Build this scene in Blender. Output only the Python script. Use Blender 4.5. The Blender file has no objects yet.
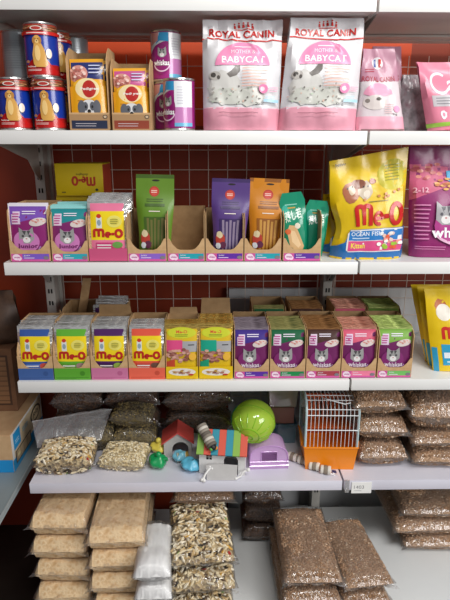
import bpy, bmesh, math, random
from mathutils import Vector, Matrix, noise
random.seed(7)
C = bpy.context.scene.collection
PI = math.pi

# ------------------------------------------------------------ camera
CAM = Vector((-.3689, -1.3408, 1.45)); F_PX = 539.5
YAW, PIT, ROLL = .02, .2843, .00156
_cy, _sy = math.cos(YAW), math.sin(YAW)
FW = Vector((_sy*math.cos(PIT), _cy*math.cos(PIT), -math.sin(PIT)))
RT = Vector((_cy, -_sy, 0)); UP = RT.cross(FW)
RT, UP = math.cos(ROLL)*RT+math.sin(ROLL)*UP, -math.sin(ROLL)*RT+math.cos(ROLL)*UP

def at(px, py, Y=None, Z=None, X=None):
    """point of the photograph's sight line on a plane of the room"""
    r = FW*F_PX+RT*(px-225)-UP*(py-300)
    if Y is not None: t = (Y-CAM.y)/r.y
    elif Z is not None: t = (Z-CAM.z)/r.z
    else: t = (X-CAM.x)/r.x
    return CAM+r*t

# ------------------------------------------------------------ materials
MATS = {}
def lin(h):
    h = h.lstrip('#'); o = []
    for i in (0, 2, 4):
        c = int(h[i:i+2], 16)/255
        o.append(c/12.92 if c <= .04045 else ((c+.055)/1.055)**2.4)
    return (*o, 1)

def nodes(name):
    m = bpy.data.materials.new(name); m.use_nodes = True
    nt = m.node_tree; b = nt.nodes['Principled BSDF']
    return m, nt, b

def bump(nt, b, scale, strength, dist=.002, stretch=None, detail=2):
    tc = nt.nodes.new('ShaderNodeTexCoord'); n = nt.nodes.new('ShaderNodeTexNoise')
    n.inputs['Scale'].default_value = scale; n.inputs['Detail'].default_value = detail
    src = tc.outputs['Object']
    if stretch:
        mp = nt.nodes.new('ShaderNodeMapping'); mp.inputs['Scale'].default_value = stretch
        nt.links.new(src, mp.inputs[0]); src = mp.outputs[0]
    nt.links.new(src, n.inputs['Vector'])
    bp = nt.nodes.new('ShaderNodeBump'); bp.inputs['Strength'].default_value = strength
    bp.inputs['Distance'].default_value = dist
    nt.links.new(n.outputs['Fac'], bp.inputs['Height']); nt.links.new(bp.outputs[0], b.inputs['Normal'])
    return n

def ink(h, rough=.38, metal=0, bs=0, bscale=30, coat=0):
    k = ('ink', h, rough, metal, bs, bscale, coat)
    if k in MATS: return MATS[k]
    m, nt, b = nodes('print_'+h.strip('#'))
    n = nt.nodes.new('ShaderNodeTexNoise'); n.inputs['Scale'].default_value = 18
    tc = nt.nodes.new('ShaderNodeTexCoord'); nt.links.new(tc.outputs['Object'], n.inputs['Vector'])
    mx = nt.nodes.new('ShaderNodeMixRGB'); c = lin(h)
    mx.inputs[1].default_value = (*[x*.93 for x in c[:3]], 1); mx.inputs[2].default_value = (*[min(1, x*1.05) for x in c[:3]], 1)
    nt.links.new(n.outputs['Fac'], mx.inputs[0]); nt.links.new(mx.outputs[0], b.inputs['Base Color'])
    b.inputs['Roughness'].default_value = rough; b.inputs['Metallic'].default_value = metal
    b.inputs['Coat Weight'].default_value = coat; b.inputs['Coat Roughness'].default_value = .15
    if bs: bump(nt, b, bscale, bs, .004)
    MATS[k] = m; return m

def noisy(name, cols, scale, rough=.6, bs=0, dist=.002, detail=4, kind='noise', metal=0, stretch=None):
    if name in MATS: return MATS[name]
    m, nt, b = nodes(name)
    tc = nt.nodes.new('ShaderNodeTexCoord'); src = tc.outputs['Object']
    if stretch:
        mp = nt.nodes.new('ShaderNodeMapping'); mp.inputs['Scale'].default_value = stretch
        nt.links.new(src, mp.inputs[0]); src = mp.outputs[0]
    if kind == 'noise':
        n = nt.nodes.new('ShaderNodeTexNoise'); n.inputs['Detail'].default_value = detail; out = n.outputs['Fac']
    else:
        n = nt.nodes.new('ShaderNodeTexVoronoi'); sp = nt.nodes.new('ShaderNodeSeparateColor')
        nt.links.new(n.outputs['Color'], sp.inputs[0]); out = sp.outputs[0]
    n.inputs['Scale'].default_value = scale; nt.links.new(src, n.inputs['Vector'])
    r = nt.nodes.new('ShaderNodeValToRGB'); e = r.color_ramp.elements
    lo, hi = (.3, .7) if kind == 'noise' else (0, 1)
    for i, h in enumerate(cols):
        p = lo+(hi-lo)*i/(len(cols)-1)
        if i < 2: e[i].position = p; e[i].color = lin(h)
        else: q = e.new(p); q.color = lin(h)
    nt.links.new(out, r.inputs[0]); nt.links.new(r.outputs[0], b.inputs['Base Color'])
    b.inputs['Roughness'].default_value = rough; b.inputs['Metallic'].default_value = metal
    if bs:
        bp = nt.nodes.new('ShaderNodeBump'); bp.inputs['Strength'].default_value = bs; bp.inputs['Distance'].default_value = dist
        h = n.outputs['Fac'] if kind == 'noise' else n.outputs['Distance']
        nt.links.new(h, bp.inputs['Height']); nt.links.new(bp.outputs[0], b.inputs['Normal'])
    MATS[name] = m; return m

def clear(name, tint='#ffffff', gloss=.12, rough=.12, haze=.05, bscale=40, bs=.5, hazecol='#ffffff', stretch=(1, 1, 1)):
    """thin clear plastic: see-through, a little haze, a wrinkled gloss"""
    if name in MATS: return MATS[name]
    m = bpy.data.materials.new(name); m.use_nodes = True; nt = m.node_tree; nt.nodes.clear()
    out = nt.nodes.new('ShaderNodeOutputMaterial'); tr = nt.nodes.new('ShaderNodeBsdfTransparent')
    gl = nt.nodes.new('ShaderNodeBsdfGlossy'); df = nt.nodes.new('ShaderNodeBsdfDiffuse')
    tr.inputs[0].default_value = lin(tint); gl.inputs['Roughness'].default_value = rough
    df.inputs[0].default_value = lin(hazecol)
    m1 = nt.nodes.new('ShaderNodeMixShader'); m2 = nt.nodes.new('ShaderNodeMixShader')
    m1.inputs[0].default_value = haze
    nt.links.new(tr.outputs[0], m1.inputs[1]); nt.links.new(df.outputs[0], m1.inputs[2])
    lw = nt.nodes.new('ShaderNodeLayerWeight'); lw.inputs[0].default_value = .35
    ad = nt.nodes.new('ShaderNodeMath'); ad.operation = 'MULTIPLY_ADD'; ad.inputs[1].default_value = .5; ad.inputs[2].default_value = gloss
    nt.links.new(lw.outputs['Fresnel'], ad.inputs[0]); nt.links.new(ad.outputs[0], m2.inputs[0])
    nt.links.new(m1.outputs[0], m2.inputs[1]); nt.links.new(gl.outputs[0], m2.inputs[2])
    nt.links.new(m2.outputs[0], out.inputs[0])
    tc = nt.nodes.new('ShaderNodeTexCoord'); n = nt.nodes.new('ShaderNodeTexNoise'); n.inputs['Scale'].default_value = bscale
    n.inputs['Detail'].default_value = 3
    bp = nt.nodes.new('ShaderNodeBump'); bp.inputs['Strength'].default_value = bs; bp.inputs['Distance'].default_value = .01
    mp = nt.nodes.new('ShaderNodeMapping'); mp.inputs['Scale'].default_value = stretch; nt.links.new(tc.outputs['Object'], mp.inputs[0])
    nt.links.new(mp.outputs[0], n.inputs['Vector']); nt.links.new(n.outputs['Fac'], bp.inputs['Height'])
    for x in (gl, lw): nt.links.new(bp.outputs[0], x.inputs['Normal'])
    MATS[name] = m; return m

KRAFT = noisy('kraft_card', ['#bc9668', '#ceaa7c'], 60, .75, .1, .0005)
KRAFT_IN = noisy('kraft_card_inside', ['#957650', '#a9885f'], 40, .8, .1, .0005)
WHITE = noisy('shelf_white_paint', ['#e9e9e6', '#f1f1ee'], 5, .35)
LILAC = noisy('shelf_lilac_white', ['#d9d8e4', '#e3e2ec'], 5, .3)  # lilac-tinted white, used on the E boards only
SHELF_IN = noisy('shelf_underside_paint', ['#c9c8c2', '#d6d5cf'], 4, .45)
POST = noisy('post_grey_paint', ['#b5b2ab', '#c4c1ba'], 6, .4)
DARK = ink('#120f0e', .8)
SILVER = noisy('silver_foil', ['#8f8c88', '#f4f2ef', '#b0adaa'], 60, .2, .7, .005, metal=.8, stretch=(.4, 1, 2.2))  # crinkle glints and the dark between them are put into the colour
GOLD = noisy('gold_foil', ['#8a5f1c', '#e6c36a', '#a87c2c'], 60, .24, .7, .005, metal=.8, stretch=(.4, 1, 2.2))  # same coloured-in glints, in gold
def foil(c1, c2): return noisy('foil_'+c1.strip('#'), [c1, c2, c1], 60, .28, .6, .004, metal=.55, stretch=(.35, 1, 2.4))  # tinted foil, its bright streaks painted into the colour too
TIN = noisy('tin_metal', ['#b9bab8', '#d8d9d6'], 20, .25, .1, .001, metal=.9)
FILM = clear('clear_bag_film', gloss=.05, rough=.14, haze=.03, bscale=30, bs=.8, stretch=(2.4, .45, .6))
FILM_T = clear('clear_film_corner', gloss=.12, rough=.2, haze=.16, bscale=60, bs=.8)

# ------------------------------------------------------------ mesh builder
class MB:
    def __init__(s): s.v = []; s.f = []; s.mi = []; s.mats = []; s.M = None
    def m(s, mat):
        if mat not in s.mats: s.mats.append(mat)
        return s.mats.index(mat)
    def av(s, p):
        p = Vector(p)
        if s.M is not None: p = s.M @ p
        s.v.append(p); return len(s.v)-1
    def face(s, idx, mat): s.f.append(tuple(idx)); s.mi.append(s.m(mat))
    def poly(s, pts, mat): s.face([s.av(p) for p in pts], mat)
    def slab(s, pts, ext, mat):
        """flat outline given thickness"""
        ext = Vector(ext); a = [s.av(p) for p in pts]; b = [s.av(Vector(p)+ext) for p in pts]; n = len(pts)
        s.face(a[::-1], mat); s.face(b, mat)
        for i in range(n): s.face((a[i], a[(i+1) % n], b[(i+1) % n], b[i]), mat)
    def box(s, x0, x1, y0, y1, z0, z1, mat, bev=0):
        if not bev:
            s.slab([(x0, y0, z0), (x1, y0, z0), (x1, y1, z0), (x0, y1, z0)], (0, 0, z1-z0), mat); return
        bm = bmesh.new(); bmesh.ops.create_cube(bm, size=1)
        bmesh.ops.scale(bm, vec=(x1-x0, y1-y0, z1-z0), verts=bm.verts)
        bmesh.ops.translate(bm, vec=((x0+x1)/2, (y0+y1)/2, (z0+z1)/2), verts=bm.verts)
        bmesh.ops.bevel(bm, geom=bm.edges[:], offset=bev, segments=2, affect='EDGES', profile=.5)
        s.addbm(bm, mat)
    def addbm(s, bm, mat, fn=None):
        k = {}
        for v in bm.verts: k[v] = s.av(fn(v.co) if fn else v.co)
        for f in bm.faces: s.face([k[v] for v in f.verts], mat)
        bm.free()
    def tube(s, pts, r, mat, n=6, cap=True):
        pts = [Vector(p) for p in pts]; rings = []
        for i, p in enumerate(pts):
            d = (pts[min(i+1, len(pts)-1)]-pts[max(i-1, 0)]).normalized()
            a = d.orthogonal().normalized() if i == 0 else (a-d*a.dot(d)).normalized()
            b = d.cross(a); rr = r[i] if isinstance(r, (list, tuple)) else r
            rings.append([s.av(p+(a*math.cos(2*PI*k/n)+b*math.sin(2*PI*k/n))*rr) for k in range(n)])
        for i in range(len(rings)-1):
            for k in range(n): s.face((rings[i][k], rings[i][(k+1) % n], rings[i+1][(k+1) % n], rings[i+1][k]), mat)
        if cap: s.face(rings[0][::-1], mat); s.face(rings[-1], mat)
    def lathe(s, prof, mat, n=32, c=(0, 0, 0)):
        rings = [[s.av((c[0]+r*math.cos(2*PI*k/n), c[1]+r*math.sin(2*PI*k/n), c[2]+z)) for k in range(n)] for r, z in prof]
        for i in range(len(rings)-1):
            for k in range(n): s.face((rings[i][k], rings[i][(k+1) % n], rings[i+1][(k+1) % n], rings[i+1][k]), mat)
    def sphere(s, c, r, mat, n=16, m=10, sc=(1, 1, 1)):
        rows = []
        for i in range(m+1):
            t = PI*i/m
            rows.append([s.av((c[0]+r*sc[0]*math.sin(t)*math.cos(2*PI*k/n), c[1]+r*sc[1]*math.sin(t)*math.sin(2*PI*k/n), c[2]-r*sc[2]*math.cos(t))) for k in range(n)])
        for i in range(m):
            for k in range(n): s.face((rows[i][k], rows[i][(k+1) % n], rows[i+1][(k+1) % n], rows[i+1][k]), mat)
    def grid(s, fn, nx, ny, mat, flip=False):
        g = [[s.av(fn(i/nx, j/ny)) for i in range(nx+1)] for j in range(ny+1)]
        for j in range(ny):
            for i in range(nx):
                q = (g[j][i], g[j][i+1], g[j+1][i+1], g[j+1][i])
                s.face(q[::-1] if flip else q, mat)
    def build(s, name, parent=None, smooth=True, sharp=35):
        me = bpy.data.meshes.new(name); me.from_pydata([tuple(v) for v in s.v], [], s.f)
        for m in s.mats: me.materials.append(m)
        me.polygons.foreach_set('material_index', s.mi)
        if smooth:
            me.polygons.foreach_set('use_smooth', [True]*len(s.f)); me.set_sharp_from_angle(angle=math.radians(sharp))
        me.update()
        o = bpy.data.objects.new(name, me); C.objects.link(o)
        if parent: o.parent = parent
        return o

def tag(o, label, cat, group=None, kind=None):
    if label: o['label'] = label
    if cat: o['category'] = cat
    if group: o['group'] = group
    if kind: o['kind'] = kind
    return o
def empty(name, label, cat, loc=(0, 0, 0), rot=(0, 0, 0), group=None):
    o = bpy.data.objects.new(name, None); C.objects.link(o); o.empty_display_size = .03
    o.location = loc; o.rotation_euler = rot
    return tag(o, label, cat, group)
def dup(root, loc=None, rot=None, label=None, group=None, scale=None):
    r = root.copy(); C.objects.link(r)
    if loc is not None: r.location = loc
    if rot is not None: r.rotation_euler = rot
    if scale is not None: r.scale = scale
    if label: r['label'] = label
    if group: r['group'] = group
    elif 'group' in r: del r['group']
    for ch in list(root.children):
        c = ch.copy(); C.objects.link(c); c.parent = r
    return r
def struct(o): o['kind'] = 'structure'; return o

# ------------------------------------------------------------ printed artwork as thin inked shapes
TXT = {}
def text2d(body, bold=.0):
    k = (body, bold)
    if k in TXT: return TXT[k]
    cu = bpy.data.curves.new('lettering', 'FONT'); cu.body = body; cu.size = 1; cu.offset = bold; cu.resolution_u = 3; cu.space_character = 1+bold*2.2
    ob = bpy.data.objects.new('lettering', cu); C.objects.link(ob)
    me = bpy.data.meshes.new_from_object(ob)
    v = [(a.co.x, a.co.y) for a in me.vertices]; f = [tuple(p.vertices) for p in me.polygons]
    bpy.data.objects.remove(ob); bpy.data.meshes.remove(me); bpy.data.curves.remove(cu)
    if not v: v, f = [(0, 0), (1, 0), (1, 1)], [(0, 1, 2)]
    xs = [a[0] for a in v]; ys = [a[1] for a in v]
    x0, x1, y0, y1 = min(xs), max(xs), min(ys), max(ys)
    TXT[k] = ([((a-x0)/(x1-x0), (b-y0)/(y1-y0)) for a, b in v], f); return TXT[k]

class Art:
    """coordinates run 0..1 across and 0..1 up the printed panel"""
    def __init__(s, asp=1.4, rough=.38, bs=0, coat=0): s.it = []; s.a = asp; s.r = rough; s.bs = bs; s.coat = coat
    def c(s, h): return h if not isinstance(h, str) else ink(h, s.r, 0, s.bs, 30, s.coat)
    def add(s, v, f, col): s.it.append((v, f, s.c(col)))
    def rect(s, x0, y0, x1, y1, col, rot=0): s.poly([(x0, y0), (x1, y0), (x1, y1), (x0, y1)], col, rot)
    def poly(s, pts, col, rot=0):
        if rot:
            cx = sum(p[0] for p in pts)/len(pts); cy = sum(p[1] for p in pts)/len(pts); pts = [s.rt(p, cx, cy, rot) for p in pts]
        s.add(list(pts), [tuple(range(len(pts)))], col)
    def rt(s, p, cx, cy, rot):
        r = math.radians(rot); x = p[0]-cx; y = (p[1]-cy)*s.a
        return (cx+x*math.cos(r)-y*math.sin(r), cy+(x*math.sin(r)+y*math.cos(r))/s.a)
    def ell(s, cx, cy, rx, ry, col, n=22, a0=0, a1=360, rot=0):
        p = [(cx+rx*math.cos(math.radians(a0+(a1-a0)*k/n)), cy+ry*math.sin(math.radians(a0+(a1-a0)*k/n))) for k in range(n+(a1-a0 < 360))]
        if rot: p = [s.rt(q, cx, cy, rot) for q in p]
        s.add(p, [tuple(range(len(p)))], col)
    def ring(s, cx, cy, rx, ry, w, col, a0=0, a1=360, n=24):
        P = []; Q = []
        for k in range(n+1):
            t = math.radians(a0+(a1-a0)*k/n); P.append((cx+rx*math.cos(t), cy+ry*math.sin(t))); Q.append((cx+(rx-w)*math.cos(t), cy+(ry-w/s.a)*math.sin(t)))
        s.add(P+Q, [(k, k+1, n+2+k, n+1+k) for k in range(n)], col)
    def text(s, body, x0, y0, x1, y1, col, bold=.02, rot=0, arch=0, slant=0):
        v, f = text2d(body, bold); w = x1-x0; h = y1-y0
        p = [(x0+a*w+slant*b*h, y0+b*h+arch*(1-(2*a-1)**2)) for a, b in v]
        if rot: p = [s.rt(q, (x0+x1)/2, (y0+y1)/2, rot) for q in p]
        s.add(p, f, col)
    def stroke(s, pts, th, col):
        n = len(pts); L = []; R = []
        for i, p in enumerate(pts):
            q0, q1 = pts[max(0, i-1)], pts[min(n-1, i+1)]; dx, dy = q1[0]-q0[0], (q1[1]-q0[1])*s.a; l = math.hypot(dx, dy) or 1
            L.append((p[0]-dy/l*th/2, p[1]+dx/l*th/2/s.a)); R.append((p[0]+dy/l*th/2, p[1]-dx/l*th/2/s.a))
        s.add(L+R, [(k, k+1, n+k+1, n+k) for k in range(n-1)], col)
    def meo(s, x0, y0, x1, y1, col, flip=False):
        """the rounded red lettering: tall m, small e, dash, O"""
        w, h = x1-x0, y1-y0; T = lambda x, y: (x0+w*x, y0+h*y) if not flip else (x1-w*x, y1-h*y); th = w*.085
        arc = lambda cx, cy, rx, ry, a0, a1, n=12: [T(cx+rx*math.cos(math.radians(a0+(a1-a0)*k/n)), cy+ry*math.sin(math.radians(a0+(a1-a0)*k/n))) for k in range(n+1)]
        s.stroke([T(.04, 0), T(.04, .8)]+arc(.115, .8, .075, .15, 180, 0, 8)[1:]+[T(.19, .05)], th, col)
        s.stroke([T(.19, .05), T(.19, .8)]+arc(.265, .8, .075, .15, 180, 0, 8)[1:]+[T(.34, 0)], th, col)
        s.stroke([T(.43, .32)]+[T(.57, .32)]+arc(.5, .32, .075, .27, 0, 300, 14), th*.8, col)
        s.stroke([T(.61, .4), T(.71, .4)], th, col)
        s.stroke(arc(.86, .48, .1, .44, 0, 360, 20), th, col)
    def wave(s, x0, x1, y, amp, th, col, n=24, ph=0, cyc=1):
        P = [(x0+(x1-x0)*k/n, y+amp*math.sin(ph+2*PI*cyc*k/n)) for k in range(n+1)]
        s.add([(a, b-th/2) for a, b in P]+[(a, b+th/2) for a, b in P], [(k, k+1, n+2+k, n+1+k) for k in range(n)], col)
    def blob(s, cx, cy, rx, ry, col, seed=0, n=14, j=.25):
        r = random.Random(seed)
        s.poly([(cx+rx*(1-j*r.random())*math.cos(2*PI*k/n), cy+ry*(1-j*r.random())*math.sin(2*PI*k/n)) for k in range(n)], col)
    def lines(s, x0, y0, x1, y1, n, col, th=.35, seed=0):
        r = random.Random(seed); h = (y1-y0)/n
        for k in range(n): s.rect(x0, y1-h*(k+1)+h*(1-th)/2, x0+(x1-x0)*(.7+.3*r.random()), y1-h*(k+1)+h*(1+th)/2, col)
    def apply(s, mb, fn, nx=1, ny=1, base=.0005, step=.00012):
        for L, (v, f, mat) in enumerate(s.it):
            bm = bmesh.new(); vs = [bm.verts.new((max(.001, min(.999, a)), max(.001, min(.999, b)), 0)) for a, b in v]
            for q in f:
                try: bm.faces.new([vs[i] for i in q])
                except ValueError: pass
            big = [q for q in bm.faces if len(q.verts) > 4]
            if big: bmesh.ops.triangulate(bm, faces=big)
            if nx*ny > 1:
                for ax, n in ((0, nx), (1, ny)):
                    lo = min(w.co[ax] for w in bm.verts); hi = max(w.co[ax] for w in bm.verts)
                    for k in range(1, n):
                        if lo < k/n < hi:
                            co = [0, 0, 0]; no = [0, 0, 0]; co[ax] = k/n; no[ax] = 1
                            bmesh.ops.bisect_plane(bm, geom=bm.verts[:]+bm.edges[:]+bm.faces[:], plane_co=co, plane_no=no, dist=1e-6)
            off = base+step*L
            mb.addbm(bm, mat, lambda co: fn(co.x, co.y, off))

def sst(a, b, x):
    if a == b: return 1. if x >= a else 0.
    t = max(0, min(1, (x-a)/(b-a))); return t*t*(3-2*t)

# ------------------------------------------------------------ bags
class Pillow:
    """a filled bag standing on its base: front towards -y"""
    def __init__(s, w, h, t, seed=0, p=2.6, bot='seal', sb=.05, st=.05, rb=.16, rt=.16, amp=.0015, fr=22, wid=None, shift=None, warp=None, q=None, wr=0):
        s.__dict__.update(locals()); s.G = None
    def pt(s, a, b, side=1, off=0):
        def P(a, b):
            u = 2*a-1; v = b
            bu = max(0, 1-abs(u)**s.p)**(1/(s.q or 2.))
            bv = sst(1-s.st, 1-s.st-s.rt, v)*0+(1-sst(1-s.st-s.rt, 1-s.st, v))
            if s.bot == 'seal': bv *= sst(s.sb, s.sb+s.rb, v)
            elif s.bot == 'flat': bv *= .75+.25*sst(0, .12, v)
            elif s.bot == 'round': bv *= max(0, 1-(1-min(1, v/s.rb))**2)**.5
            n = noise.noise(Vector((u*s.w*s.fr, v*s.h*s.fr, s.seed*7.3+side)))+.5*noise.noise(Vector((u*s.w*s.fr*2.3, v*s.h*s.fr*2.3, s.seed*3.1+side)))
            y = -side*(s.t/2*bu*bv)+n*s.amp*(1 if abs(u) < .999 else .6)*(.5+.5*bv)
            if s.wr:
                c = Vector((u*s.w*11+s.seed*3.7, v*s.h*7, s.seed*1.3+side)); rd = (1-abs(noise.noise(c+Vector((v*2, u, 0))))*2.2)
                y -= side*s.wr*max(0, rd)**2*(.25+.75*sst(.55, .95, v)+.4*abs(u)**3)*(1-sst(.93, 1, v)*.6)*(1-.85*max(0, 1-abs(v-.45)*3))
            x = u*s.w/2*(s.wid(v) if s.wid else 1)+(s.shift(v) if s.shift else 0)
            q = Vector((x, y, v*s.h))
            return s.warp(q, u, v) if s.warp else q
        q = P(a, b)
        if off:
            e = .004; a0, a1 = max(0, a-e), min(1, a+e); b0, b1 = max(0, b-e), min(1, b+e)
            nn = (P(a1, b)-P(a0, b)).cross(P(a, b1)-P(a, b0)); nn.normalize(); q = q+nn*off*side
        return q
    def cell(s, a, b, off, nx, ny):
        """a point over the facets of the front sheet"""
        if s.G is None:
            s.G = [[s.pt(i/nx, j/ny, 1) for i in range(nx+1)] for j in range(ny+1)]
            s.N = [[None]*(nx+1) for j in range(ny+1)]
            for j in range(ny+1):
                for i in range(nx+1):
                    n = (s.G[j][min(nx, i+1)]-s.G[j][max(0, i-1)]).cross(s.G[min(ny, j+1)][i]-s.G[max(0, j-1)][i]); n.normalize(); s.N[j][i] = n
        x, y = a*nx, b*ny; i, j = min(nx-1, int(x)), min(ny-1, int(y)); x -= i; y -= j
        mix = lambda T: (T[j][i]*(1-x)+T[j][i+1]*(x-y)+T[j+1][i+1]*y) if x >= y else (T[j][i]*(1-y)+T[j+1][i]*(y-x)+T[j+1][i+1]*x)
        n = mix(s.N)
        return mix(s.G)+n.normalized()*off
    def mesh(s, mb, mat, art=None, nx=14, ny=18, back=None):
        mb.grid(lambda a, b: s.pt(a, b, 1), nx, ny, mat)
        mb.grid(lambda a, b: s.pt(a, b, -1), nx, ny, back or mat, flip=True)
        if s.bot == 'flat':
            mb.grid(lambda a, b: s.pt(a, 0, -1).lerp(s.pt(a, 0, 1), b), nx, 1, mat)
        if art: art.apply(mb, lambda x, y, o: s.cell(x, y, o, nx, ny), nx, ny, base=.0007+s.wr*.07)
        return mb
    def granules(s, mb, N, ln, wd, mats, wts, seed=0, end=.25, jit=.9):
        r = random.Random(seed)
        for k in range(N):
            side = 1 if r.random() > end*.6 else -1
            a = r.uniform(.04, .96); b = r.uniform(.02, .97) if side == 1 else r.uniform(.02, .3)
            p = s.pt(a, b, side); e = .01
            du = (s.pt(min(1, a+e), b, side)-s.pt(max(0, a-e), b, side)).normalized(); dv = (s.pt(a, min(1, b+e), side)-s.pt(a, max(0, b-e), side)).normalized()
            n = du.cross(dv)*side
            if n.length < .1: continue
            n.normalize(); t = r.uniform(0, PI); d = (du*math.cos(t)+dv*math.sin(t)+n*r.uniform(-jit, jit)*.5).normalized(); c = n.cross(d).normalized(); h = d.cross(c)
            L = ln*r.uniform(.6, 1.2)/2; W = wd*r.uniform(.7, 1.15)/2; p = p+n*W*.5
            mat = r.choices(mats, wts)[0]
            i = [mb.av(p+d*x*L*(.72 if abs(y) else 1)+c*y*W+h*z*W) for x, y, z in ((-1, 0, 0), (-.6, 1, 0), (-.6, 0, 1), (-.6, -1, 0), (-.6, 0, -1), (.6, 1, 0), (.6, 0, 1), (.6, -1, 0), (.6, 0, -1), (1, 0, 0))]
            for q in range(4):
                q2 = (q+1) % 4
                mb.face((i[0], i[1+q2], i[1+q]), mat); mb.face((i[1+q], i[1+q2], i[5+q2], i[5+q]), mat); mb.face((i[9], i[5+q], i[5+q2]), mat)

# ------------------------------------------------------------ the room
ZA, ZB, ZC, ZD, ZE, ZF = 1.7325, 1.4452, 1.1258, .7989, .4819, .13
LIP = .0315
TOP = {k: z+LIP for k, z in dict(A=ZA, B=ZB, C=ZC, D=ZD, E=ZE, F=ZF).items()}

def wall_colour():
    m, nt, b = nodes('wall_orange_and_maroon')
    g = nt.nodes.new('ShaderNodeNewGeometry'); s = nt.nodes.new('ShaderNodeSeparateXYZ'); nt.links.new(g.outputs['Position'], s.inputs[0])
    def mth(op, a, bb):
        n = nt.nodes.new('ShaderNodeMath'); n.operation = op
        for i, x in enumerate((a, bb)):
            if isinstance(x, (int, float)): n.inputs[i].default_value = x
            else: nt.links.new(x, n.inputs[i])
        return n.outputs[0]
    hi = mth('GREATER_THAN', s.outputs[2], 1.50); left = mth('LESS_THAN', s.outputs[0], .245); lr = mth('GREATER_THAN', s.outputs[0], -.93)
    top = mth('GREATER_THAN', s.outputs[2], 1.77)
    f = mth('MAXIMUM', mth('MULTIPLY', mth('MULTIPLY', hi, left), lr), top)  # orange inside one box and above a height, maroon elsewhere
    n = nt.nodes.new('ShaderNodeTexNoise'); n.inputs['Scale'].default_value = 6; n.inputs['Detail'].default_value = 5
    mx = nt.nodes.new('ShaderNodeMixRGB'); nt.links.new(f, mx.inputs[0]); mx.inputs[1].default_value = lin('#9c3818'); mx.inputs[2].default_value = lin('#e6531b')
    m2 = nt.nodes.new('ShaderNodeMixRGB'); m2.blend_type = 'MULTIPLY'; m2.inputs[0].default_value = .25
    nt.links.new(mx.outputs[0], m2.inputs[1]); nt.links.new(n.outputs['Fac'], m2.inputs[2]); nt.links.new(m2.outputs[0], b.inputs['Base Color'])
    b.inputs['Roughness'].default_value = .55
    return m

b = MB(); b.box(-2.2, 1.6, .47, .57, 0, 2.6, wall_colour()); struct(b.build('wall_back'))
b = MB(); b.box(-2.2, -2.1, -1.8, .47, 0, 2.6, noisy('wall_side_paint', ['#5d2018', '#6c281c'], 5, .6)); struct(b.build('wall_left'))
b = MB(); b.box(-2.2, 1.6, -2.6, .57, -.06, 0, noisy('floor_dark_tile', ['#2c2622', '#3a332e'], 9, .4)); struct(b.build('floor'))

# grey back panels of the shelving, low down
PANEL = noisy('panel_grey_paint', ['#b9bbbd', '#c6c8ca'], 4, .45)
b = MB(); b.box(-.32, .9, .43, .445, .02, .972, PANEL); o = b.build('back_panel')
tag(o, 'grey metal back panel behind the lower shelves right of the red wall', 'panel')

# the white wire grid on the wall
wire = ink('#dccdc2', .4)
def mesh_panel(x0, x1, z0, z1, label):
    b = MB(); Y = .408
    k = 0
    X = -.629-.0605*30
    while X < x1:
        if X > x0: b.tube([(X, Y, z0), (X, Y, z1)], .0012, wire, 6)
        X += .0605
    Z = 1.427-.0605*25
    while Z < z1:
        if Z > z0: b.tube([(x0, Y+.0025, Z), (x1, Y+.0025, Z)], .0012, wire, 6)
        Z += .0605
    for X in (x0, x1): b.tube([(X, Y, z0), (X, Y, z1)], .002, wire, 6)
    return tag(b.build('wire_grid_panel'), label, 'wire grid', 'wire grids on the wall')
mesh_panel(-.878, -.022, .55, 1.70, 'white wire grid panel on the red wall behind the left bay')
mesh_panel(.032, .88, .55, 1.70, 'white wire grid panel on the red wall behind the right bay')

# posts
def post(X, label):
    b = MB(); b.box(X-.015, X+.015, .352, .402, 0, 1.95, POST, .002)
    b.box(X-.012, X+.024, .402, .43, 0, 1.95, POST, .002)
    z = .22
    while z < 1.9:
        for s in (-1, 1): b.box(X+s*.0045-.0024, X+s*.0045+.0024, .3508, .3535, z, z+.014, DARK)
        z += .04
    return tag(b.build('shelf_post'), label, 'post', 'slotted shelf posts')
post(-.9, 'grey slotted upright post at the left end of the shelving')
post(0, 'grey slotted upright post between the two shelf bays')

def bracket(X, zb, parent):
    zt = zb+LIP-.006
    b = MB(); p = [(.012, zt), (.012, zb+.002), (.06, zb-.006), (.25, zb-.044), (.30, zb-.085), (.347, zb-.11), (.347, zt)]
    b.slab([(X-.001, y, z) for y, z in p], (.002, 0, 0), POST)
    return b.build('bracket', parent, smooth=False)

def shelf(x0, x1, zb, mat, label, front=0, depth=.35, ribs=True):
    t = empty('shelf_board', label, 'shelf', ((x0+x1)/2, 0, zb), group='white metal shelf boards')
    b = MB(); b.M = Matrix.Translation((-(x0+x1)/2, 0, -zb)); zt = zb+LIP
    b.box(x0, x1, front, front+.0018, zb, zt, mat, .0006)
    b.box(x0, x1, front+.0018, depth-.005, zt-.0018, zt, mat)
    b.build('shelf_top', t)
    u = MB(); u.M = b.M
    u.box(x0+.002, x1-.002, front+.0018, .14, zb+.0005, zb+.003, SHELF_IN); u.box(x0+.002, x1-.002, .137, .14, zb+.003, zt-.002, SHELF_IN)
    u.box(x0+.002, x1-.002, .14, .30, zb+.008, zb+.011, SHELF_IN); u.box(x0+.002, x1-.002, .30, .345, zb+.001, zb+.006, SHELF_IN)
    u.build('underside', t)
    for X in (x0, x1-.0015):
        e = MB(); e.M = b.M; e.box(X, X+.0015, front+.002, depth-.005, zb+.001, zt-.002, mat); e.build('end_plate', t)
    e = MB(); e.M = b.M; e.box(x0+.03, x1-.04, .352, .398, zb, zb+.02, SHELF_IN); e.build('rear_rail', t)
    for X in (x0+.004, x1-.006):
        o = bracket(X, zb, t); o.location = (-(x0+x1)/2, 0, -zb)
    return t
XL0, XL1, XR0, XR1 = -.9, -.0025, .0035, .9
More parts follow.
